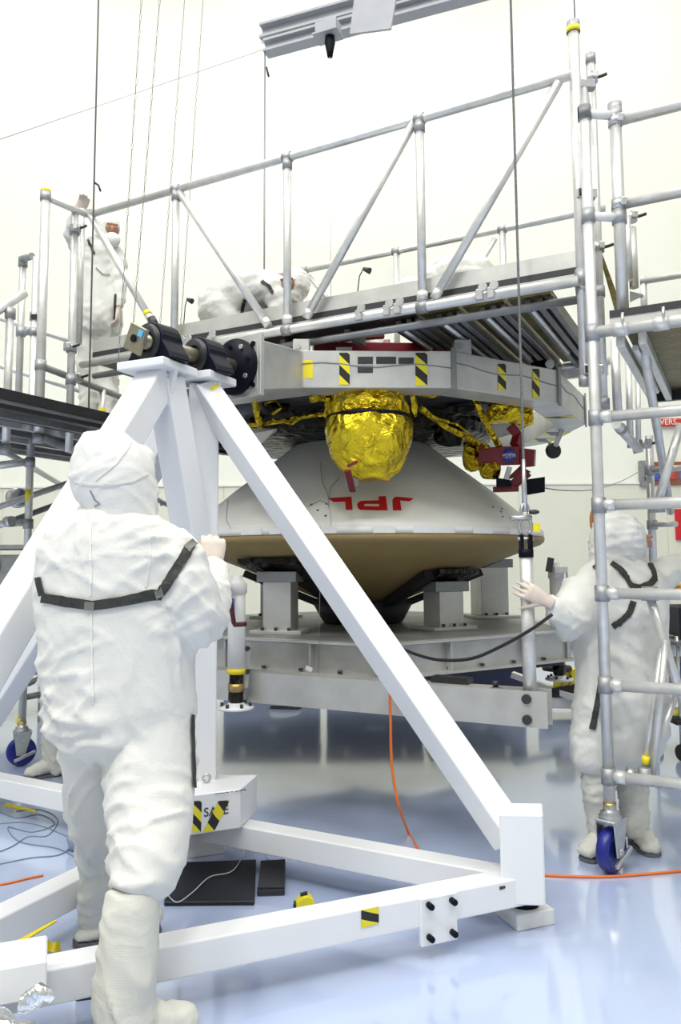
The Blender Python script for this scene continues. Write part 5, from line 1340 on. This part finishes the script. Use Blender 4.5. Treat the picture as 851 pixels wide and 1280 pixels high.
loft(mb, [(W(612, 352, Yb), .08, .09, SZ), (hipc, .13, .15, SZ), (W(575, 346, Yb), .15, .17, SZ), (W(550, 351, Yb), .14, .18, SZ), (W(530, 358, Yb), .10, .14, SZ)], seg=20)
for dy in (-.1, .12):
    kn = dk(W(575, 350, Yb + dy), .12); an = dk(W(630, 350, Yb + dy), .09)
    loft(mb, [(hipc + V((0, dy, -.03)), .10, .10), (kn, .085, .085)], seg=12); loft(mb, [(kn, .08, .08), (an, .055, .055)], seg=12)
    hd = dk(W(520, 370, Yb + dy), .09); loft(mb, [(W(538, 356, Yb + dy * 1.5), .08, .08), (hd, .045, .045)], seg=12)
remesh('suit', mb, M_SUIT, bw, .02, smooth=4, amp=.009, freq=8, seed=41)
mb = MB().ball(W(514, 366, Yb), .11, seg=16); remesh('hood', mb, M_HOOD, bw, .014, smooth=3, amp=.004, freq=11, seed=4)
uwk = thing('person', 'person in a white hood peering down from under the bridge rail above the red beam', 'person', dk(W(420, 400, 5.55), 0))
Yq = 5.35
mb = MB().ball(W(421, 418, Yq), .115, seg=18, sc=(1.25, .9, .8)); mb.ball(W(405, 415, Yq + .05), .09, seg=12); remesh('hood', mb, M_HOOD, uwk, .013, smooth=3, amp=.004, freq=11, seed=6)
face(uwk, W(416, 424, Yq - .05), (-.25, -.9, -.6), s=.95)
mb = MB(); hp_ = dk(W(440, 400, Yq + .55), .42)
loft(mb, [(W(424, 413, Yq + .06), .08, .08), (W(428, 408, Yq + .16), .19, .12), (W(434, 402, Yq + .38), .18, .14), (hp_, .17, .14), (hp_ + V((.03, .1, -.05)), .1, .1)], seg=18)
for dx in (-.1, .1):
    kn = dk(W(440, 400, Yq + .45), .115) + V((dx, 0, 0)); an = dk(W(440, 400, Yq + .70), .085) + V((dx, 0, 0))
    loft(mb, [(hp_ + V((dx, 0, 0)), .1, .1), (kn, .085, .085)], seg=12); loft(mb, [(kn, .08, .08), (an, .055, .055)], seg=12)
    hd = dk(W(428, 408, Yq + .10), .09) + V((dx * 2.2 + .05, 0, 0)); loft(mb, [(W(428, 408, Yq + .16) + V((dx * 1.7, 0, 0)), .075, .075), (hd, .045, .045)], seg=12)
remesh('suit', mb, M_SUIT, uwk, .02, smooth=4, amp=.008, freq=8, seed=44)

# ---------------------------------------------------------------- worker behind the near worker, legs showing
YL = 5.35
bl = thing('person', 'person in white suit and boots behind the left castor, mostly hidden by the stand', 'person', V((W(80, 900, YL).x, YL, 0)))
mb = MB()
loft(mb, px_secs([(92, 655, 14, YL, .08), (92, 668, 30, YL, .11), (92, 685, 38, YL, .13), (92, 730, 38, YL, .15), (92, 790, 40, YL, .16), (90, 830, 38, YL, .15), (90, 850, 26, YL, .12)]), seg=20)
loft(mb, px_secs([(74, 825, 22, YL), (72, 865, 20, YL), (69, 893, 19, YL), (69, 902, 14, YL)]), seg=16); loft(mb, px_secs([(106, 825, 22, YL + .15), (106, 865, 20, YL + .15), (106, 900, 17, YL + .15)]), seg=16)
for sx, x in ((-1, 57), (1, 127)): sleeve(mb, [(x, 685, 13, YL), (x + sx * 3, 730, 13, YL), (x - sx * 4, 765, 11, YL - .12), (x - sx * 18, 775, 8, YL - .25)])
remesh('suit', mb, M_SUIT, bl, .018, smooth=4, amp=.009, freq=7, seed=51, zones=((.45, .3, .8),))
for k, rows in enumerate(([(70, 893, 16, YL), (72, 925, 17, YL), (70, 950, 15, YL), (69, 964, 13, YL)], [(106, 895, 15, YL + .15), (106, 930, 16, YL + .15), (106, 955, 14, YL + .15)])):
    mb = MB(); loft(mb, px_secs(rows), seg=16); remesh('boot', mb, M_BOOT, bl, .014, smooth=3, amp=.007, freq=9, seed=60 + k, flr=.004)
q = G(76, 966); foot(bl, V((q.x + .04, YL + .02, 0)), V((q.x - .18, YL - .12, 0)), w_=.05, h_=.05, seed=8); q = G(110, 958); foot(bl, V((q.x + .02, YL + .17, 0)), V((q.x - .05, YL - .1, 0)), w_=.05, h_=.05, seed=9)
mb = MB().ball(W(92, 640, YL), .125, seg=18, sc=(.85, 1, 1.05)); remesh('hood', mb, M_HOOD, bl, .014, smooth=3, amp=.004, freq=11, seed=9)
for sx in (-1, 1): hand(bl, W(92 + sx * 20, 776, YL - .24), V((-sx * .6, -.6, -.1)), V((0, 0, -1)), curl=.5, voxel=.008)

# ================================================================== THINGS ON THE FLOOR
# black panels lying in the stand
p = [G(205, 1133), G(318, 1132), G(320, 1079), G(212, 1083)]
pa_ = thing('black_board', 'large flat black board lying on the blue floor inside the stand', 'panel', p[0])
MB().prism([q + V((0, 0, .0)) for q in p], V((0, 0, .018))).build('slab', mat('panel_black', (.006, .006, .012), rough=.45), pa_, bevel=.003)
p = [G(321, 1121), G(356, 1120), G(357, 1084), G(325, 1086)]
pb2 = thing('black_case', 'small flat dark grey case beside the large black board', 'case', p[0])
MB().prism(p, V((0, 0, .028))).build('body', mat('case_black', (.02, .02, .026), rough=.4), pb2, bevel=.006, seg=2)
MB().prism([q.lerp(sum(p, V((0, 0, 0))) / 4, .03) + V((0, 0, .028)) for q in p], V((0, 0, .012))).build('lid', mat('case_black', (.02, .02, .026)), pb2, bevel=.004, seg=2)
# tape measure
q = G(381, 1137); tm = thing('tape_measure', 'yellow and black tape measure on the floor beside the front beam', 'tape measure', q)
o_ = [(-.035, 0), (.038, 0), (.042, .012), (.036, .038), (.016, .05), (-.012, .046), (-.034, .022)]
MB().prism([q + V((x, x * .1, z + .001)) for x, z in o_], V((-.01, .045, 0))).build('case', M_YEL2, tm, bevel=.005, seg=2)
MB().box(q + V((-.04, .02, .012)), (.016, .035, .022)).build('bumper', M_BLACK2, tm, bevel=.004)
MB().beam(q + V((-.02, .02, .050)), q + V((.01, .024, .056)), .018, .008).build('belt_clip', M_BLACK2, tm)
# hoses, wires
def fl(pts, r, z=None): return [G(x, y, r if z is None else z) for x, y in pts]
def spline(pts, n=6):
    out = []
    P_ = [pts[0]] + list(pts) + [pts[-1]]
    for i in range(1, len(P_) - 2):
        for k in range(n):
            t = k / n; a, b, c, d = P_[i - 1], P_[i], P_[i + 1], P_[i + 2]
            out.append(.5 * ((2 * b) + (c - a) * t + (2 * a - 5 * b + 4 * c - d) * t * t + (3 * b - a - 3 * c + d) * t ** 3))
    out.append(P_[-2]); return out
def floor_line(name, pts, r, label, cat, m_, group=None):
    o = MB().path(spline(fl(pts, r)), r, seg=6).build(name, m_); return tag(o, label, cat, group)
hz = [W(487, 862, 3.99), W(488, 900, 3.985), W(489, 945, 3.98), W(493, 982, 3.97), W(500, 1013, 3.96), G(511, 1042, .007), G(522, 1060, .007)]
tag(MB().path(spline(hz), .007, seg=8).build('air_hose', M_ORANGE), 'orange hose hanging from the outrigger beam down to the floor', 'hose')
floor_line('air_hose', [(640, 1090), (680, 1094), (740, 1096), (790, 1094), (880, 1086)], .006, 'orange hose running along the floor past the blue castor', 'hose', M_ORANGE)
floor_line('air_hose', [(-20, 1109), (10, 1104), (35, 1098), (54, 1094)], .005, 'orange hose end lying behind the left base beam', 'hose', M_ORANGE)
floor_line('thin_wire', [(205, 1118), (220, 1134), (240, 1122), (262, 1102), (292, 1093), (310, 1060)], .0022, 'thin pale wire curling over the black board', 'wire', mat('pale_cord', (.55, .6, .62))) 
bpy.data.objects['thin_wire'].location.z += .02
floor_line('thin_wire', [(345, 1035), (352, 1060), (350, 1078), (332, 1072), (336, 1062)], .002, 'thin wire loop on the floor behind the small dark case', 'wire', M_WIRE)
for k, pts in enumerate(([(-10, 1010), (20, 1022), (50, 1018), (68, 1030), (40, 1040), (10, 1034), (25, 1052), (70, 1060), (95, 1072)], [(-10, 1068), (15, 1058), (35, 1046), (60, 1044), (72, 1024), (50, 1012), (20, 1014)], [(-5, 1030), (30, 1028), (62, 1036), (92, 1052), (75, 1068), (40, 1072), (0, 1080)])):
    floor_line('blue_wire', pts, .0028, ['thin blue-grey wire tangled on the floor behind the left base beam, longest loop', 'thin blue-grey wire tangled on the floor behind the left base beam, upper loop', 'thin blue-grey wire tangled on the floor behind the left base beam, lower loop'][k], 'wire', mat('blue_wire', (.16, .24, .30)), 'tangled wires on the floor')
# yellow strips and ribbon
p = [G(10, 1183), G(16, 1186), G(71, 1152), G(66, 1149)]
tag(MB().prism(p, V((0, 0, .004))).build('yellow_strip', M_YEL), 'straight flat yellow strip on the floor by the left base beam', 'strip')
p = [G(4, 1008), G(44, 1016), G(44, 1013), G(8, 1004)]
tag(MB().prism(p, V((0, 0, .004))).build('yellow_strip', M_YEL), 'small yellow strip among the tangled blue wires', 'strip')
rb_ = [G(30, 1190, .01), G(45, 1184, .035), G(56, 1183, .02), G(66, 1184, .04), G(74, 1187, .015), G(74, 1193, .005)]
mbr = MB(); sp_ = spline(rb_, 4); vs = []
for i, q in enumerate(sp_): vs += [V((q.x, q.y - .008, max(.003, q.z - .012))), q + V((0, .012, .014 + .006 * sin(i)))]
mbr.add(vs, [(2 * i, 2 * i + 2, 2 * i + 3, 2 * i + 1) for i in range(len(sp_) - 1)], True)
tag(mbr.build('yellow_ribbon', M_YEL), 'crumpled yellow ribbon lying on the floor behind the front beam', 'ribbon')
# silver foil bag bottom left
q = W(30, 1268, 2.07); q.z = 0; fo = thing('foil_bag', 'crumpled silver foil bag in front of the front beam', 'bag', V((q.x, q.y, 0)))
mb = MB(); mb.ball(q + V((-.10, .0, .12)), .16, seg=28, sc=(1.2, .7, .85)); crumple(mb, .045, 9, 3)
for i, v_ in enumerate(mb.v): v_.z = max(v_.z, .002)
mb.build('body', M_SILV, fo)
mb = MB(); c_ = W(45, 1245, q.y)
mb.path([W(30, 1262, q.y), W(38, 1250, q.y), W(50, 1240, q.y), W(60, 1243, q.y), W(66, 1250, q.y)], .02, seg=8, rad=[.02, .03, .025, .018, .008]); crumple(mb, .012, 25, 5); mb.build('neck', M_SILV, fo)
mb = MB(); mb.ball(V((W(70, 1270, 2.15).x, 2.15, .09)), .09, seg=20, sc=(1.1, .8, .9)); crumple(mb, .02, 12, 9)
for i, v_ in enumerate(mb.v): v_.z = max(v_.z, .002)
mb.build('corner', M_WHITE2, fo)
q = G(105, 1252); tag(MB().prism([G(95, 1252), G(118, 1249), G(117, 1245), G(100, 1246)], V((0, 0, .02))).build('rubber_pad', M_BLACK2), 'small dark rubber pad under the front beam beside the boot', 'pad')
# blue-grey bag beside the near worker's far leg
mb = MB(); mb.ball(G(96, 1062) + V((0, 0, .05)), .07, seg=20, sc=(.7, .7, 1.0)); crumple(mb, .02, 12, 4)
for i, v_ in enumerate(mb.v): v_.z = max(v_.z, .002)
tag(mb.build('grey_bag', mat('bag_blue', (.28, .33, .42), rough=.5)), 'crumpled blue-grey plastic bag on the floor inside the stand', 'bag')
# shoe below the dolly
q = G(357, 886); sh_ = thing('shoe_cover', 'pale grey shoe cover on the floor seen beneath the dolly', 'shoe', q)
foot(sh_, q + V((-.14, .05, 0)), q + V((.14, .0, 0)), w_=.055, h_=.035, seed=1)
# black cable slung from the dolly to the worker
ck = [W(497, 808, 4.36), W(520, 818, 4.25), W(550, 825, 4.1), W(590, 823, 3.95), W(630, 806, 3.80), W(665, 786, 3.71), W(690, 768, 3.66)]
tag(MB().path(spline(ck), .0085, seg=8).build('black_cable', M_BLKCABLE), 'thick black cable sagging from the dolly edge to the worker with harness', 'cable')
tag(MB().box(W(386, 836, 4.55), (.04, .004, .025), M=Matrix.Rotation(.4, 3, 'Y')).build('paper_tag', M_LABELW), 'small white paper tag hanging on a thread before the dolly side', 'tag')
tag(MB().path([W(398, 845, 4.55), W(400, 720, 4.56), W(401, 690, 4.6)], .0015, seg=4).build('tag_thread', M_WIRE), 'fine thread hanging down beside the white paper tag', 'thread')
tag(MB().box(W(687, 706, 4.6), (.035, .02, .085), M=Matrix.Rotation(.2, 3, 'Y')).build('black_box', M_LABEL), 'small black box hanging beside the lifting post, near the hand', 'box')
# black belt tether wire behind, from right post to wall box
tag(MB().path(spline([W(680, 610, 5.0), W(705, 613, 5.6), W(740, 612, 6.6), W(775, 602, 8.0), W(806, 585, 9.5)]), .005, seg=5).build('signal_wire', M_WIRE), 'thin wire strung from the black plate to the wall box', 'wire')

# ================================================================== BACKGROUND
YB = y1 - .06
def wpanel(name, x0_, y0_, x1_, y1_, m_, label, cat, Y=YB, th=.05):
    a, b = W(x0_, y1_, Y), W(x1_, y0_, Y)
    t = thing(name, label, cat, V(((a.x + b.x) / 2, Y, a.z)))
    MB().box(((a.x + b.x) / 2, Y, (a.z + b.z) / 2), (b.x - a.x, th, b.z - a.z)).build('panel', m_, t, bevel=.006)
    return t, a, b
t, a, b = wpanel('wall_sign', 822, 523, 900, 533, M_SIGN, 'red wall sign with white capitals behind the right tower', 'sign')
text_mesh('lettering', 'VERS', (b.z - a.z) * 1.0, basis(V((a.x + .16, YB - .03, (a.z + b.z) / 2)), (1, 0, 0), (0, 0, 1)), M_LABELW, t)
t, a, b = wpanel('wall_poster', 812, 577, 900, 606, M_WOODBRN, 'brown framed wall poster with coloured pictures behind the right tower', 'poster')
for i, c_ in enumerate(((.05, .08, .3), (.4, .06, .05), (.1, .12, .3), (.5, .3, .1))):
    MB().box(V((a.x + .12 + i * .22, YB - .03, a.z + .14 + .02 * (i % 2))), (.16, .01, .15)).build('picture', mat('picture_%d' % i, c_, var=.5, nscale=20), t)
t, a, b = wpanel('junction_box', 800, 576, 812, 608, M_GREY, 'pale grey junction box on the wall beside the poster', 'box', th=.1)
for i in range(2): MB().box(V(((a.x + b.x) / 2, YB - .055, a.z + .12 + .15 * i)), (.05, .02, .06)).build('socket', M_LABEL, t)
t, a, b = wpanel('red_sign', 845, 636, 900, 675, M_REDP, 'plain bright red panel on the wall at the tower edge', 'sign')
# yellow and black bin on white cart, behind right
yc = thing('waste_cart', 'white cart holding a yellow and black bin behind the dolly', 'cart', G(706, 905))
Yc = 6.9
MB().hexa([W(672, 885, Yc), W(760, 887, Yc), W(760, 882, Yc + .5), W(672, 880, Yc + .5), W(672, 868, Yc), W(760, 872, Yc), W(760, 868, Yc + .5), W(672, 864, Yc + .5)]).build('tray', M_WHITE2, yc, bevel=.01)
MB().beam(W(640, 843, Yc + .2), W(740, 880, Yc - .1), .08, .05).build('side_rail', M_WHITE2, yc)
MB().hexa([W(690, 870, Yc), W(732, 872, Yc), W(732, 868, Yc + .4), W(690, 868, Yc + .4), W(693, 838, Yc), W(732, 834, Yc), W(732, 834, Yc + .4), W(693, 836, Yc + .4)]).build('bin', M_YEL2, yc, bevel=.01)
for px in (704, 713, 722): MB().beam(W(px, 836, Yc - .01), W(px, 858, Yc - .01), .012, .02).build('bin_rib', M_BRASS, yc)
MB().hexa([W(689, 872, Yc - .02), W(733, 872, Yc - .02), W(733, 870, Yc + .42), W(689, 870, Yc + .42), W(689, 860, Yc - .02), W(733, 852, Yc - .02), W(733, 852, Yc + .42), W(689, 860, Yc + .42)]).build('black_base', M_BLACK2, yc, bevel=.01)
q = W(696, 835, Yc); MB().lathe([(.08, -.02), (.125, -.02), (.13, 0), (.12, .02), (.08, .02)], q, seg=24, close=False).build('bin_ring', M_BLACK2, yc)
for px in (684, 748): q = W(px, 880, Yc + .2); MB().tube(V((q.x, q.y, 0.0)), V((q.x, q.y, q.z)), .03).build('leg', M_BLACK2, yc)
# trolley at far right: blue crate, shelf, castor
rc2 = thing('equipment_trolley', 'dark wheeled trolley with a blue crate beyond the right tower', 'trolley', V((W(850, 900, 5.8).x, 5.8, 0)))
Yt2 = 5.8
for y, h_, m_ in ((800, .03, M_GREY), (850, .03, M_GREY), (895, .03, M_DECKD)):
    q = W(862, y, Yt2); MB().box(q, (.42, .5, h_)).build('shelf', m_, rc2, bevel=.004)
for dx in (-.19, .19):
    for dy in (-.22, .22):
        q = W(862, 800, Yt2); MB().tube(V((q.x + dx, Yt2 + dy, .12)), V((q.x + dx, Yt2 + dy, q.z + .05)), .013).build('leg', M_STEEL, rc2)
        MB().lathe([(.001, -.016), (.055, -.016), (.06, 0), (.055, .016), (.001, .016)], V((q.x + dx, Yt2 + dy, .06)), seg=18, axis=(1, .3, 0), close=False).build('castor', M_BLACK2, rc2)
q = W(860, 838, Yt2); MB().box(q, (.34, .4, .16)).build('blue_crate', mat('crate_blue', (.03, .04, .2)), rc2, bevel=.01)
q = W(862, 775, Yt2); MB().box(q, (.3, .35, .22)).build('dark_case', mat('crate_dark', (.015, .015, .03)), rc2, bevel=.01)
q = W(862, 738, Yt2); MB().box(q, (.3, .3, .1)).build('yellow_box', mat('yellowbox', (.6, .3, .02)), rc2, bevel=.01)
q = W(862, 889, Yt2 - .1); MB().box(q, (.4, .2, .02)).build('yellow_edge', M_YEL2, rc2)
# grey equipment bench at the far left
lb = thing('equipment_bench', 'dark grey equipment bench with boxes behind the left stand leg', 'bench', V((W(0, 835, 7.4).x, 7.4, 0)))
Yl = 7.4
q0 = W(-60, 685, Yl); q1 = W(75, 835, Yl)
MB().box(((q0.x + q1.x) / 2, Yl, q0.z), (q1.x - q0.x, .7, .04)).build('top', M_GREY, lb)
MB().box(((q0.x + q1.x) / 2, Yl, (q1.z + q0.z) / 2 + .1), (q1.x - q0.x - .1, .6, (q0.z - q1.z) * .7)).build('cabinet', M_GREY, lb, bevel=.01)
MB().box(((q0.x + q1.x) / 2, Yl, q1.z), (q1.x - q0.x, .7, .03)).build('shelf', M_PLATE2, lb)
for x in (q0.x + .05, q1.x - .05):
    for dy in (-.3, .3): MB().box((x, Yl + dy, q0.z / 2), (.05, .05, q0.z)).build('leg', M_PLATE2, lb)
for i in range(5):
    q = W(-5 + i * 14, 705 + (i * 37) % 60, Yl - .31); MB().box(q, (.08, .03, .1)).build('instrument', M_LABEL if i % 2 else M_PLATE, lb, bevel=.004)
mb = MB(); mb.ball(W(14, 815, Yl - .2), .16, seg=20, sc=(1.4, .8, .7)); crumple(mb, .05, 10, 2).build('black_cover', M_DARKFOIL, lb)
# curled yellow strap bundle hanging behind the stand leg
q = W(163, 565, 4.6); sb_ = thing('strap_bundle', 'black and yellow strap bundle hanging behind the white stand leg', 'strap', q)
MB().beam(W(150, 588, 4.3), W(178, 548, 4.3), .05, .03).build('strap', M_DECKD, sb_); MB().beam(W(155, 575, 4.27), W(168, 578, 4.27), .03, .02).build('yellow_cord', M_YEL, sb_)

# barely seen navy cases, added behind the dolly so the floor reflects dark
for k, (X, lab) in enumerate(((-.75, 'navy blue case added behind the left post to darken the floor reflection'), (.35, 'navy blue case added behind the heat shield nose to darken the floor reflection'), (1.45, 'navy blue case added behind the right posts to darken the floor reflection'))):
    cs = thing('reflection_case', lab, 'case', V((X, 8.6, 0)), 'cases added to darken the floor reflection')
    mn = mat('case_navy', (.015, .02, .06), rough=.45)
    MB().box((X, 8.6, .30), (1.02, .5, .56)).build('body', mn, cs, bevel=.015, seg=2)
    MB().box((X, 8.6, .645), (1.04, .52, .12)).build('lid', mn, cs, bevel=.02, seg=2)
    for sx in (-.3, .3):
        MB().box((X + sx, 8.335, .58), (.06, .02, .09)).build('latch', M_STEEL, cs, bevel=.003)
        MB().box((X + sx, 8.6, .02), (.08, .4, .04)).build('foot', M_BLACK2, cs)
    MB().path([V((X - .09, 8.345, .34)), V((X - .08, 8.31, .33)), V((X + .08, 8.31, .33)), V((X + .09, 8.345, .34))], .01, seg=6).build('handle', M_STEEL, cs)
